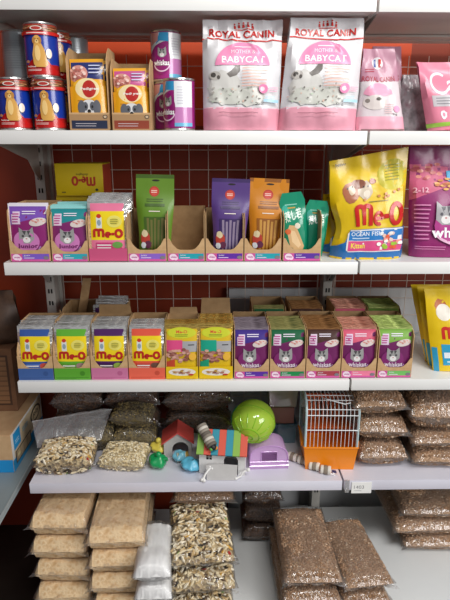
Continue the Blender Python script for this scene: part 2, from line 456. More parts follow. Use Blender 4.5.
names = dict(A='topmost white shelf board of the left bay, empty edge above the food bags', B='white shelf board under the cans and tall white and pink bags', C='left white shelf board carrying the row of pouch trays and treat bags', D='left white shelf board carrying the longest row of pouch trays', E='lilac-white shelf board carrying the hamster toys and cage')
namesR = dict(A='topmost white shelf board of the right bay', B='right white shelf board under the pink litter bag', C='right white shelf board under the big yellow and magenta food bags', D='right white shelf board under the leaning yellow bags', E='right lilac-white shelf board under stacked pellet bags with a price tag')
for k, z in (('A', ZA), ('B', ZB), ('C', ZC), ('D', ZD), ('E', ZE)):
    m = LILAC if k == 'E' else WHITE
    shelf(XL0, XL1, z, m, names[k]); shelf(XR0, XR1, z, m, namesR[k])
BASEM = noisy('base_shelf_paint', ['#e2e4e4', '#e9ebea'], 4, .35)
def base(x0, x1, label):
    b = MB(); b.box(x0, x1, -.17, .345, ZF+LIP-.004, ZF+LIP, BASEM, .001); b.box(x0, x1, -.17, -.166, ZF-.01, ZF+LIP-.004, BASEM)
    b.box(x0+.002, x1-.002, -.13, -.125, 0, ZF-.01, POST); b.box(x0, x0+.003, -.166, .345, 0.002, ZF+LIP-.004, POST); b.box(x1-.003, x1, -.166, .345, .002, ZF+LIP-.004, POST)
    tag(b.build('base_shelf'), label, 'shelf', 'bottom base shelves')
base(XL0, XL1, 'deep base shelf under the sawdust, seed and pellet bags'); base(XR0, XR1, 'bare white base shelf with three pellet bags at its back')

# price tag on the E lip
tg = MB(); pa, pb = at(352, 482.5, Y=-.002), at(371, 493, Y=-.002)
tg.box(pa.x, pb.x, -.0022, -.0004, pb.z, pa.z, ink('#f6f6f2', .3))
A = Art(.5); A.text('1403', .12, .42, .62, .72, '#8d8d90', .0); A.rect(.12, .22, .5, .27, '#b9b9ba')
A.apply(tg, lambda x, y, o: Vector((pa.x+(pb.x-pa.x)*x, -.0022-o*.6, pb.z+(pa.z-pb.z)*y)))
tag(tg.build('price_tag'), 'small white price tag on the front edge of the right lilac shelf', 'price tag')
# clear tag holder strip at the bay joint
b = MB(); b.box(.006, .018, -.004, -.0006, ZE-.006, ZE+LIP+.004, FILM_T)
tag(b.build('tag_holder'), 'clear plastic strip at the joint beside the price tag', 'tag holder')

# ------------------------------------------------------------ artwork
def cat_face(A, cx, cy, s, fur='#9a9a98', dark='#4c4a4c', light='#e4e2e0'):
    a = 1/A.a
    A.poly([(cx-s, cy-.5*s*a), (cx-1.0*s, cy+.35*s*a), (cx-.95*s, cy+1.25*s*a), (cx-.4*s, cy+.8*s*a), (cx+.35*s, cy+.8*s*a), (cx+.9*s, cy+1.3*s*a), (cx+s, cy+.35*s*a), (cx+s, cy-.45*s*a), (cx+.4*s, cy-1*s*a), (cx-.4*s, cy-1*s*a)], fur)
    A.poly([(cx-.55*s, cy+.75*s*a), (cx-.2*s, cy+.15*s*a), (cx, cy+.78*s*a)], dark); A.poly([(cx+.1*s, cy+.78*s*a), (cx+.25*s, cy+.15*s*a), (cx+.55*s, cy+.75*s*a)], dark)
    A.ell(cx, cy-.5*s*a, .5*s, .42*s*a, light)
    for q in (-1, 1): A.ell(cx+q*.45*s, cy+.05*s*a, .17*s, .17*s*a, dark)
    A.ell(cx, cy-.33*s*a, .12*s, .09*s*a, '#c98f8f')
def dog_face(A, cx, cy, s, fur='#5d5f66'):
    a = 1/A.a
    A.ell(cx, cy, s, .75*s*a, '#d9d9d9'); A.ell(cx-.85*s, cy+.1*s*a, .4*s, .6*s*a, fur); A.ell(cx+.85*s, cy+.1*s*a, .4*s, .6*s*a, fur)
    A.ell(cx-.4*s, cy+.2*s*a, .3*s, .35*s*a, fur); A.ell(cx+.4*s, cy+.2*s*a, .3*s, .35*s*a, fur)
    for q in (-1, 1): A.ell(cx+q*.38*s, cy+.15*s*a, .11*s, .12*s*a, '#1a1614')
    A.ell(cx, cy-.2*s*a, .2*s, .15*s*a, '#1a1614')
def food(A, cx, cy, rx, ry, cols, n=26, seed=1):
    r = random.Random(seed)
    for k in range(n):
        t = r.uniform(0, 2*PI); q = r.random()**.5
        A.blob(cx+rx*q*math.cos(t), cy+ry*q*math.sin(t), rx*.22, ry*.25, r.choice(cols), seed=k+seed, n=7)
def oval_food(A, cx, cy, rx, ry):
    A.ell(cx, cy, rx, ry, '#f1ece8'); food(A, cx, cy+ry*.1, rx*.7, ry*.65, ['#d98f86', '#c97a70', '#e6b0a4'], 9)

def whisk_art(top, body='#6c1a58', label='#e3cde2', white_edge=False, shine='#a57ab2', seal=None, word='whiskas'):
    A = Art(1.5, .38, coat=.15)
    jun = word != 'whiskas'
    if white_edge: A.rect(0, 0, 1, 1, '#e9e4ee')
    else: A.rect(0, .955, 1, 1, seal or GOLD)
    e = .035 if white_edge else .02
    A.rect(e, e*.7, 1-e, .95, body)
    A.poly([(e, .93), (e, .62), (.3, .68), (.65, .74), (1-e, .66), (1-e, .93)], top)
    A.rect(e, .925, 1-e, .95, top)
    A.rect(.08, .64, .3, .86, label); A.lines(.1, .66, .28, .84, 4, '#b54a8c', .5)
    A.ell(.74, .68, .22, .07, '#dccfca', rot=12); food(A, .74, .69, .16, .045, ['#dc8f83', '#c9786c', '#eab8a8'], 10)
    A.lines(.36, .8, .72, .88, 2, '#efe6f4', .4)
    A.ring(.45, .33, .36, .235, .035, shine, 200, 340); A.ell(.43, .34, .33, .2, '#7d2468' if not jun else '#c878b4')
    cat_face(A, .44, .43, .19)
    A.text(word, .2, .215, .72, .305, '#ded0dc' if not jun else '#6a1458', .03, arch=-.015)
    A.lines(.25, .1, .7, .16, 2, shine, .4)
    return A
def meo_art(col, col2, strip, foil=None):
    A = Art(1.5, .38, coat=.15)
    A.rect(0, 0, 1, 1, foil or SILVER); A.rect(.07, .05, .93, .93, col)
    A.rect(.07, .32, .93, .8, '#f0d413')
    A.rect(.22, .52, .36, .7, '#dfe3e0'); A.ell(.29, .72, .06, .035, '#c8301f'); A.ell(.29, .61, .05, .05, '#8fa3b0')
    A.ell(.68, .63, .19, .1, '#e7dd6b'); A.ell(.68, .63, .12, .06, '#d9cc55'); A.lines(.58, .585, .78, .675, 3, '#8d8a30', .4)
    A.meo(.13, .37, .89, .5, '#b81c14')
    A.rect(.2, .15, .85, .28, col2); A.lines(.22, .17, .6, .26, 2, '#e9e6e2', .45); A.ell(.74, .24, .13, .055, strip)
    A.rect(.3, .09, .8, .11, '#dedad6')
    return A
def dish_art(c1, seed):
    A = Art(1.55, .36, coat=.2)
    A.rect(0, 0, 1, 1, '#dcb81c'); A.rect(0, .9, 1, 1, GOLD); A.rect(0, 0, .06, 1, GOLD); A.rect(.94, 0, 1, 1, GOLD)
    A.ell(.5, .83, .42, .1, '#c9cf2a'); A.text('Me-O', .34, .82, .66, .875, '#d2572a', .03); A.lines(.3, .76, .7, .81, 2, '#6d7d20', .4)
    A.rect(.06, .48, .52, .7, c1); A.rect(.52, .48, .94, .68, '#a9a9ab'); A.rect(.68, .6, .86, .62, '#4a4a4c')
    food(A, .42, .42, .36, .12, ['#b0766a', '#c58f80', '#93564a', '#d9a897'], 40, seed)
    A.ell(.8, .4, .1, .07, '#e7b23a'); A.poly([(.06, .3), (.3, .36), (.3, .2), (.06, .22)], '#c6472b' if seed == 1 else '#1c9c74')
    return A

POUCH = {}
def pouch(kind):
    """first use builds the pouch, later ones copy it"""
    if kind in POUCH: return dup(POUCH[kind])
    mk, base, w, h = POUCH_KINDS[kind]
    P = Pillow(w, h, .013, seed=len(POUCH), p=3, sb=.03, st=.07, rb=.2, rt=.2, amp=.0012, fr=30)
    b = MB(); P.mesh(b, base, mk(), 8, 10, back=base)
    o = b.build('food_pouch'); POUCH[kind] = o; return o
POUCH_KINDS = {
 'w_purple': (lambda: whisk_art('#3f2a88', seal=foil('#5a4a52', '#a89aa4')), foil('#5a4a52', '#a89aa4'), .092, .138), 'w_green': (lambda: whisk_art('#12603a', seal=foil('#3f5a34', '#b0a868')), foil('#3f5a34', '#b0a868'), .092, .138),
 'w_brown': (lambda: whisk_art('#44241a', shine='#9a7c98', seal=foil('#3c1c12', '#a87848')), foil('#3c1c12', '#a87848'), .092, .138), 'w_pink': (lambda: whisk_art('#d65a76', seal=foil('#8c4030', '#dca088')), foil('#8c4030', '#dca088'), .092, .138),
 'w_lime': (lambda: whisk_art('#7cae44', seal=foil('#4a6a22', '#c8d880')), foil('#4a6a22', '#c8d880'), .092, .138),
 'j_lilac': (lambda: whisk_art('#7c50b4', '#8a1f6c', white_edge=True, word='Junior'), ink('#e9e4ee'), .098, .142), 'j_teal': (lambda: whisk_art('#1a8a90', '#7c2066', seal=ink('#8fd4d2'), word='Junior'), SILVER, .095, .135),
 'm_blue': (lambda: meo_art('#33559c', '#4a6cb4', '#c04a3c'), SILVER, .092, .145), 'm_green': (lambda: meo_art('#5fae30', '#58962f', '#9b7f7a'), SILVER, .092, .145),
 'm_purple': (lambda: meo_art('#4b1a5c', '#3b1648', '#8aa640'), SILVER, .092, .145), 'm_red': (lambda: meo_art('#e0563f', '#c4503f', '#6d4a3c'), SILVER, .092, .145),
 'm_pink': (lambda: meo_art('#e77a9c', '#c83e74', '#6aa04a'), SILVER, .098, .15),
 'd_pink': (lambda: dish_art('#e24f86', 1), GOLD, .092, .15), 'd_teal': (lambda: dish_art('#17a688', 2), GOLD, .092, .15),
}

def card_tray(w, L, H, h1, h2, y1, art, band=None, bandh=.04, hfront=None, label='', flap=0, flap_lean=.0, loc=(0, 0, 0), rz=0, group=None, notch=True, edge=KRAFT):
    """open-fronted card tray; origin at the middle of its front bottom edge"""
    t = .0016; hw = w/2
    b = MB()
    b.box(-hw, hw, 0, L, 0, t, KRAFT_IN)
    # front panel
    if notch:
        pts = [(-hw, 0), (hw, 0), (hw, h2), (hw-.006, h2*.97), (hw-.014, h1+(h2-h1)*.45), (hw-.024, h1+.003), (hw-.032, h1), (-hw+.032, h1), (-hw+.024, h1+.003), (-hw+.014, h1+(h2-h1)*.45), (-hw+.006, h2*.97), (-hw, h2)]
    else: pts = [(-hw, 0), (hw, 0), (hw, h2), (-hw, h2)]
    b.slab([(x, 0, z) for x, z in pts], (0, t, 0), edge)
    hf = hfront or h2
    for s in (-1, 1):
        x = s*hw-(t if s > 0 else 0)
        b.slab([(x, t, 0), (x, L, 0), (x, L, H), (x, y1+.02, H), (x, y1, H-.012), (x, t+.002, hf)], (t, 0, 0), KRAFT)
        if band:
            xs = s*(hw+.0003)-(0 if s > 0 else 0)
            b.poly([(xs, 0, 0), (xs, L, 0), (xs, L, bandh), (xs, 0, bandh)], band)
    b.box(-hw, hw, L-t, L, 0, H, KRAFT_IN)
    o = b.build('display_tray', smooth=False)
    if art:
        pm = MB(); art.apply(pm, lambda x, y, o_: Vector((-hw+w*x, -o_, bandh*y))); pm.build('printed_band', o, smooth=False)
    o.location = loc; o.rotation_euler = (0, 0, rz)
    tag(o, label, 'tray', group)
    if flap:
        f = MB(); f.slab([(-hw+.003, 0, 0), (hw-.003, 0, 0), (hw-.006, 0, flap), (-hw+.006, 0, flap)], (0, t, 0), KRAFT_IN)
        fo = f.build('back_flap', o, smooth=False); fo.location = (0, L-t, H-.004); fo.rotation_euler = (flap_lean, 0, 0)
    return o
def strip_art(col, asp=.22):
    A = Art(asp, .45); A.rect(0.02, .05, .98, .95, '#d0559a'); A.rect(.3, .3, .97, .93, col)
    A.ell(.15, .55, .1, .36, '#f3dcea'); A.ell(.22, .4, .06, .25, '#f0cfe3'); A.text('whiskas', .09, .45, .24, .62, '#a0227a', .03)
    A.text('Junior', .34, .62, .5, .84, '#f2eef6', .01); A.rect(.34, .42, .6, .5, '#e8d8ee'); A.ell(.9, .48, .07, .2, '#7d7a80')
    return A
def band_art(col, dark, text=None, asp=.4):
    A = Art(asp, .5); A.rect(0, 0, 1, 1, col); A.rect(.05, .16, .95, .22, dark); A.rect(.05, .08, .6, .12, dark); A.ell(.78, .55, .07, .2, dark)
    return A

def fill(kind, n, w, L, loc, rz, lean, who, rest, group, pitch=None, y0=.006, z0=.0035, grow=.0):
    """pouches standing one behind another in a tray; the first one faces the aisle"""
    ca, sa = math.cos(rz), math.sin(rz)
    pitch = pitch or (L-.02-.14*math.sin(lean))/max(1, n-1)
    for i in range(n):
        r = random.Random(i*13+len(who)); y = y0+i*pitch; x = r.uniform(-.0015, .0015) if i else 0
        o = pouch(kind)
        o.location = (loc[0]+x*ca-y*sa, loc[1]+x*sa+y*ca, loc[2]+z0+(r.uniform(0, .004) if i else 0)+grow*i)
        o.rotation_euler = (-lean-(r.uniform(-.015, .02) if i else 0), r.uniform(-.015, .015) if i else 0, rz)
        tag(o, who if i == 0 else rest, 'pouch', group)
        if i == 0 and 'group' in o: pass

# ------------------------------------------------------------ tray rows
def X_at(px, py, Y, **k): return at(px, py, Y=Y).x
YF = .012
def tray_row(level, x0, x1, Y=YF, **k):
    z = TOP[level]; py = {'C': 262, 'D': 377}[level]
    a, b_ = at(x0, py, Y=Y).x, at(x1, py, Y=Y).x
    return dict(loc=((a+b_)/2, Y, z+.0004), w=b_-a-.0012)

def whisk_tray(level, x0, x1, strip, kind, n, tl, pl, pr, grp, Y=YF, pitch=.0105, L=.15, H=.135, h1=.03, h2=.055, lean=.07, y1=.008, rz=0, hf=.1, gold=False, flap=0):
    q = tray_row(level, x0, x1, Y)
    card_tray(q['w'], L, H, h1, h2, y1, strip_art(strip) if strip else None, bandh=.022, hfront=hf, label=tl, loc=q['loc'], rz=rz, group='card display trays', flap=flap, flap_lean=.1)
    if n: fill(kind, n, q['w'], L, q['loc'], rz, lean, pl, pr, grp, y0=.0105, pitch=pitch)
    return q

# shelf C
whisk_tray('C', 11, 51, '#7a5ac2', 'j_lilac', 2, 'card tray of lilac and magenta pouches, leftmost on its shelf', 'white-edged lilac and magenta kitten food pouch facing out, far left of its shelf', 'lilac and magenta pouch hidden behind the white-edged front pouch', 'pouches in the far left tray', H=.14, lean=.04)
whisk_tray('C', 52.5, 89, '#2aa7b4', 'j_teal', 9, 'card tray with a teal strip, under the upside-down yellow carton', 'front teal and magenta kitten food pouch in the tray below the yellow carton', 'teal-topped pouch fanned out behind the front teal one', 'teal and magenta pouches', H=.125, lean=.12, h1=.026, pitch=.011)
q = tray_row('C', 89.5, 128)
card_tray(q['w'], .16, .12, .03, .034, .01, None, notch=False, hfront=.10, label='pink card tray holding silver-edged pouches with a yellow panel', loc=q['loc'], group='card display trays', edge=ink('#c9527c', .5), band=ink('#c9527c', .5), bandh=.034, flap=.03, flap_lean=.2)
fill('m_pink', 9, q['w'], .16, q['loc'], 0, .07, 'pink pouch with yellow panel and red lettering, frontmost in the pink tray', 'silver-edged pink pouch behind the front one in the pink tray', 'pouches in the pink tray', y0=.0105, z0=.006, grow=.0006, pitch=.0105)

TC = [(128, 167, '#8a63c8', 'kraft card tray with lilac strip around the green treat bag', .118),
      (167.5, 205, '#1fa3b0', 'empty kraft card tray with a teal strip', .125),
      (205.5, 243.5, '#5e2aa0', 'kraft card tray with purple strip holding the purple treat bag', .12),
      (244, 281, '#1fa3b0', 'kraft card tray with teal strip holding the orange treat bag', .12),
      (282.5, 320.5, '#5a2f9c', 'kraft card tray with purple strip holding the teal treat bags', .125)]
TQ = []
for x0, x1, c, l, H in TC: TQ.append(whisk_tray('C', x0, x1, c, None, 0, l, '', '', '', H=H, h1=.03, h2=.06, L=.15, hf=H-.012))

def treat_art(bg, dark, sticks, seed):
    A = Art(2.0, .4, coat=.12); r = random.Random(seed)
    A.rect(0, 0, 1, 1, bg); A.rect(0, .955, 1, 1, dark); A.ell(.52, .93, .1, .012, '#1c1512')
    A.ell(.48, .8, .13, .062, '#b4352a'); A.ell(.48, .8, .1, .047, '#c94a3c'); A.lines(.4, .78, .56, .82, 2, '#f2d6c8', .4)
    A.lines(.28, .67, .74, .72, 2, dark, .45); A.rect(.24, .62, .76, .655, dark); A.lines(.34, .55, .66, .58, 1, '#e8dcd0', .35)
    A.rect(.2, .09, .82, .5, dark)
    for k in range(5): A.rect(.27+.105*k, .11, .335+.105*k, .485-.02*(k % 2), sticks)
    A.ell(.22, .24, .14, .08, '#b23a2a'); A.blob(.2, .3, .1, .05, '#d8c8a0', seed); A.blob(.3, .17, .12, .05, '#5c2340', seed+1); A.blob(.16, .16, .08, .04, '#cfd3d6', seed+2)
    return A
def treat(px0, px1, ptop, art, base, q, label, lean, ry=0, seed=0, y=.03, h=None, wid=None, grp='hanging bags of chew sticks'):
    z = TOP['C']+.004; a, b_ = at(px0, 215, Y=YF+y+.02).x, at(px1, 215, Y=YF+y+.02).x
    h = h or (at(px0, ptop, Y=YF+y+.04).z-z)/math.cos(lean)
    P = Pillow(b_-a, h, .026, seed=seed, p=3, sb=.02, st=.18, rb=.12, rt=.3, amp=.0022, fr=18, wid=wid or (lambda v: .84+.16*sst(.2, .75, v)))
    m = MB(); P.mesh(m, base, art, 10, 16); o = m.build('treat_bag'); o.location = ((a+b_)/2, YF+y, z); o.rotation_euler = (-lean, ry, 0)
    return tag(o, label, 'treat bag', grp)
treat(136, 173.5, 174, treat_art('#5e8420', '#3f5c16', '#6d6a34', 1), ink('#5e8420', .32), TQ[0], 'green treat bag with a round red mark, standing in a tray', .1, .02, 1)
treat(210, 247.5, 178, treat_art('#503478', '#38225a', '#8f7f98', 5), ink('#503478', .32), TQ[2], 'purple treat bag with a round red mark, standing in a tray', .08, .03, 2)
treat(246, 285, 178, treat_art('#c67c10', '#8a500a', '#c08c3c', 9), ink('#c67c10', .32), TQ[3], 'orange treat bag with a round red mark, standing in a tray', .1, .045, 3)
def teal_art(front=True):
    A = Art(1.5, .25, coat=.4); A.rect(0, 0, 1, 1, '#0c8a68'); A.ell(.2, .72, .14, .1, '#3fae98'); A.lines(.2, .8, .7, .84, 1, '#8fd0bd', .4)
    A.text('蒸し若', .16, .58, .82, .74, '#dfeee2', .02, rot=8); A.rect(.3, .76, .6, .78, '#c9a24a')
    if front: A.poly([(.2, .42), (.3, .52), (.55, .5), (.85, .18), (.75, .08), (.5, .12), (.25, .2)], '#d8b07c'); A.poly([(.32, .44), (.5, .42), (.72, .2), (.6, .16), (.36, .26)], '#ecca9a'); A.blob(.24, .42, .12, .05, '#d86a3c', 4); A.blob(.62, .5, .12, .05, '#e8dfc8', 5); A.rect(.3, .02, .9, .05, '#cfe0d8')
    return A
wteal = lambda v: .86+.14*sst(0, .5, v)-.25*sst(.88, 1, v)
treat(301, 324, 199, teal_art(False), ink('#0c7d62', .25), TQ[4], 'teal treat bag tucked behind the front teal bag', .06, .08, 5, y=.058, wid=wteal, grp='teal treat bags')
treat(284, 309, 191, teal_art(), ink('#0c8a68', .25), TQ[4], 'teal treat bag with white characters and a chicken picture', .05, -.1, 4, y=.028, wid=wteal, grp='teal treat bags')

# yellow cartons behind
YEL = ink('#d9bd10', .45)
def carton(px0, px1, py0, py1, Y, D, label, art, side, zz=None, name='carton', col=YEL):
    a, c = at(px0, py0, Y=Y), at(px1, py1, Y=Y); z0 = zz if zz is not None else c.z; z1 = a.z
    m = MB(); w = c.x-a.x; m.box(-w/2, w/2, 0, D, 0, z1-z0, col, .001)
    m.box(w/2, w/2+.0006, .003, D-.003, .003, z1-z0-.003, side)
    if art: art.apply(m, lambda x, y, o: Vector((-w/2+w*x, -o, (z1-z0)*y)), base=.0003)
    o = m.build(name); o.location = ((a.x+c.x)/2, Y, z0); return o, z1
A = Art(.28, .45); A.rect(.03, .85, .97, .92, '#b89a10'); A.ell(.4, .3, .03, .1, '#4a3a10')
o, zt = carton(56, 112, 196, 200, .2, .12, 'x', A, ink('#a83a28', .5), zz=TOP['C'])
tag(o, 'yellow carton lying flat directly under the upside-down carton', 'carton')
A = Art(.62, .45); A.rect(0, 0, 1, .03, '#b89a10')
A.meo(.34, .33, .84, .6, '#b83218', flip=True); A.text('delight', .44, .63, .7, .72, '#8a7a1c', .01, rot=180); A.ell(.86, .2, .03, .04, '#3a3420'); A.rect(.12, .1, .2, .14, '#7a6a18')
o, _ = carton(54, 104, 163.5, 197, .19, .12, 'x', A, ink('#b5442c', .5), zz=zt+.0005)
tag(o, 'yellow carton turned upside down with inverted red lettering', 'carton')

# shelf D : left four
def meo_tray(x0, x1, col, dark, kind, n, tl, pl, pr, grp, flap=0, h1=.034, h2=.07, L=.13, lean=.09, fl=.1, pitch=.0095):
    q = tray_row('D', x0, x1)
    c = ink(col, .5)
    A = band_art(col, dark)
    card_tray(q['w'], L, .15, h1, h2, .045, A, band=c, bandh=.034, hfront=h2+.012, label=tl, loc=q['loc'], group='card display trays', flap=flap, flap_lean=fl, edge=KRAFT)
    fill(kind, n, q['w'], L, q['loc'], 0, lean, pl, pr, grp, y0=.0105, pitch=pitch)
meo_tray(18.8, 54, '#3d5f9c', '#33528a', 'm_blue', 10, 'kraft tray with a blue band, at the left end of its shelf', 'blue pouch with yellow panel and red lettering at the left end of its shelf', 'silver-edged blue pouch behind the front blue one', 'blue banded pouches')
meo_tray(54.5, 91, '#5aa52c', '#43861e', 'm_green', 10, 'kraft tray with a bright green band', 'green pouch with yellow panel and red lettering, facing the aisle', 'silver-edged green pouch behind the front green one', 'green banded pouches')
meo_tray(91.5, 128.5, '#c9759c', '#b8608a', 'm_purple', 9, 'kraft tray with a mauve pink band and raised back flap', 'dark purple pouch with yellow panel and red lettering', 'silver-edged dark purple pouch behind the front one', 'dark purple pouches', flap=.03, fl=.15)
meo_tray(129, 165.5, '#e8664e', '#c94f3a', 'm_red', 6, 'kraft tray with a coral red band', 'coral red pouch with yellow panel and red lettering', 'silver-edged coral pouch behind the front one', 'coral red pouches', h1=.03)

def bowl_tray(x0, x1, kind, n, tl, pl, pr, grp, flap, lean):
    q = tray_row('D', x0, x1)
    A = Art(1.0, .4); A.rect(0, 0, 1, 1, '#e9c51c'); A.ell(.5, .58, .42, .3, '#e9e4dc'); food(A, .5, .62, .3, .15, ['#b0766a', '#c98f70', '#8a5148', '#caa04a'], 26, 3); A.ell(.78, .4, .08, .07, '#c23a2a'); A.rect(.05, .04, .95, .12, '#d2ae14')
    card_tray(q['w'], .12, .15, .036, .036, .02, A, bandh=.036, notch=False, hfront=.07, label=tl, loc=q['loc'], group='card display trays', flap=flap, flap_lean=lean, edge=ink('#d8b41c', .45), band=ink('#d8b41c', .45))
    fill(kind, n, q['w'], .165, q['loc'], 0, .07, pl, pr, grp, y0=.0105, pitch=.011)
bowl_tray(166, 198.5, 'd_pink', 4, 'yellow card tray printed with a bowl, its back flap low', 'yellow and gold pouch with a pink patch above a dish', 'gold-topped pouch behind the pink-patched one', 'pink-patched yellow pouches', .022, -.25)
bowl_tray(199, 233, 'd_teal', 8, 'yellow card tray printed with a bowl, its back flap standing tall', 'yellow and gold pouch with a teal patch above a dish', 'gold-topped pouch behind the teal-patched one', 'teal-patched yellow pouches', .05, .02)

WD = [(234, 269, '#5a2fa0', 'w_purple', 'purple', 9), (269.5, 305, '#1f8a4c', 'w_green', 'green', 9), (305.5, 340, '#a8404c', 'w_brown', 'brown', 10), (340.5, 375.5, '#ee7f9e', 'w_pink', 'pink', 9), (376.5, 411, '#74c063', 'w_lime', 'lime green', 10)]
for x0, x1, c, k, nm, n in WD:
    whisk_tray('D', x0, x1, c, k, n, 'front kraft tray with a %s strip on its lower edge' % nm, 'magenta cat food pouch with a %s top, frontmost in its row' % nm, '%s-topped magenta pouch behind the front one of its row' % nm, '%s-topped pouches' % nm, H=.142, h2=.058, y1=.012, L=.16, hf=.12)
for x0, x1, k, nm, n in ((252, 286, 'w_green', 'dark green', 2), (290, 323, 'w_brown', 'dark brown', 5), (334, 366, 'w_pink', 'rose', 6), (367, 400, 'w_lime', 'lime', 6)):
    z = TOP['D']; Y = .2; a, c = at(x0, 335, Y=Y).x, at(x1, 335, Y=Y).x
    loc = ((a+c)/2, Y, z+.0004); w = c-a-.001
    card_tray(w, .14, .14, .03, .055, .01, None, hfront=.12, label='kraft tray of %s-topped pouches in the second row' % nm, loc=loc, group='card display trays')
    fill(k, n, w, .14, loc, 0, .07, '%s-topped pouch at the front of a second-row tray' % nm, '%s-topped pouch further back in a second-row tray' % nm, 'second-row %s pouches' % nm, y0=.0105, pitch=.016)
# second row left: tray, silver pouches and a torn card strut
q = dict(loc=(at(92, 320, Y=.2).x, .2, TOP['D']+.0004))
card_tray(.19, .13, .135, .05, .06, .02, None, hfront=.14, label='wide kraft tray behind the blue and green pouch trays', loc=q['loc'], group='card display trays')
z = TOP['D']+.003
for i in range(4):
    o = pouch('m_purple'); o.location = (q['loc'][0]+.045, .222+.022*i, z+.003*i); o.rotation_euler = (-.08, .03*(i % 2), .05)
    tag(o, 'silver-edged pouch standing in the wide second-row tray', 'pouch', 'pouches in the wide second-row tray')
a, c = at(74, 307, Y=.30), at(86, 279, Y=.32)
b = MB(); b.slab([(a.x-.014, .30, a.z-.14), (a.x+.012, .30, a.z-.14), (c.x+.014, .33, c.z), (c.x-.012, .33, c.z)], (0, .004, 0), KRAFT)
tag(b.build('card_strip', smooth=False), 'torn strip of brown card sticking up behind the pouch trays', 'card strip')

# ------------------------------------------------------------ cans
def can_mesh(name, r, h, art, body, ang=105):
    lid = MB(); m = MB(); lid.lathe([(0, .004), (r-.006, .004), (r-.004, .001), (r-.001, 0), (r+.0008, .002), (r-.0002, .005)], TIN, 36)
    m.lathe([(r-.0002, .005), (r, .007), (r, h-.007), (r-.0002, h-.005)], body, 36)
    top = MB(); top.lathe([(r-.0002, h-.005), (r+.0008, h-.003), (r, h), (r-.0025, h), (r-.004, h-.004), (r-.012, h-.0045), (r-.014, h-.0055), (0, h-.0055)], TIN, 36)
    def f(x, y, o):
        t = math.radians((x*2-1)*ang); return Vector(((r+o)*math.sin(t), -(r+o)*math.cos(t), .007+(h-.014)*y))
    art.apply(m, f, 36, 1, base=.0003)
    o = m.build(name); top.build('lid', o); lid.build('base_rim', o)
    return o
def dogcan_art():
    A = Art(.75, .25, coat=.5)
    A.rect(0, 0, 1, 1, '#b01c1c'); A.rect(0, .2, 1, .82, '#14379c'); A.poly([(.0, .0), (.0, .08), (.22, .1), (.36, .28), (.5, .36), (.64, .28), (.78, .1), (1, .08), (1, 0)], '#c41d1c')
    A.rect(0, .87, 1, 1, '#8a5a3a'); food(A, .5, .93, .42, .05, ['#a8402c', '#c98a5c', '#6e2c1c', '#d2a878'], 30, 4); A.rect(0, .8, 1, .87, '#c8221f'); A.lines(.34, .815, .66, .855, 1, '#f0d9d0', .5)
    A.ell(.5, .93, .09, .045, '#efe6dc'); A.ell(.5, .93, .07, .033, '#b3332a')
    g, g2 = '#d9a450', '#efc981'
    A.poly([(.43, .2), (.42, .4), (.445, .55), (.46, .66), (.5, .74), (.545, .72), (.56, .62), (.6, .5), (.62, .34), (.64, .2), (.6, .14), (.46, .14)], g)
    A.ell(.5, .7, .052, .085, g); A.ell(.455, .68, .022, .07, '#b98038'); A.ell(.545, .68, .022, .07, '#b98038'); A.ell(.5, .66, .026, .035, g2); A.ell(.5, .67, .009, .012, '#2a1a10')
    A.ell(.483, .715, .006, .01, '#2a1a10'); A.ell(.517, .715, .006, .01, '#2a1a10'); A.ell(.5, .42, .04, .16, g2)
    A.ell(.66, .42, .045, .1, '#f0e0cc'); A.ell(.34, .25, .03, .03, '#c98a5c')
    A.text('Pedigree', .33, .12, .46, .165, '#f4efe8', .02); A.lines(.33, .05, .55, .1, 2, '#efe0d8', .35)
    return A
dc = can_mesh('food_can', .0375, .117, dogcan_art(), ink('#b01c1c', .25, coat=.5))
def put_can(px, Y, level_z, proto, label, rz, grp, first):
    loc = (at(px, 110, Y=Y).x, Y, level_z)
    if first: o = proto; o.location = loc; o.rotation_euler = (0, 0, rz); return tag(o, label, 'can', grp)
    return dup(proto, loc, (0, 0, rz), label, grp)
zB = TOP['B']+.0004; H1 = .1172
g = 'blue and red dog food cans'
put_can(15, .045, zB, dc, 'blue and red dog food can at the far left end of its shelf', .12, g, True)
put_can(50, .045, zB, dc, 'lower blue and red dog food can with another can on top', .02, g, False)
o = put_can(47, .047, zB+H1, dc, 'blue and red dog food can stacked on the front can', .05, g, False)
o = put_can(60, .135, zB, dc, 'blue and red dog food can in the second row, under another', .5, g, False)
o = put_can(60, .135, zB+H1, dc, 'blue and red dog food can peeping out behind the stacked front can', .5, g, False)
A = Art(.75, .3); A.lines(.3, .2, .7, .85, 12, '#8a8d90', .3)
gc = can_mesh('food_can', .0375, .117, A, noisy('grey_tin_label', ['#8f9497', '#a7adb0'], 15, .3, metal=.5))
g = 'grey cans at the back'
put_can(24, .135, zB, gc, 'lower grey can standing behind the far left dog food can', 0, g, True)
put_can(24, .135, zB+H1, gc, 'upper grey can at the back left, turned to its plain side', 0, g, False)
put_can(78, .21, zB+.0, gc, 'grey can standing behind the taller pouch box', 0, g, False)
put_can(78, .21, zB+H1, gc, 'grey can on top, just above the box behind the dog food cans', 0, g, False)

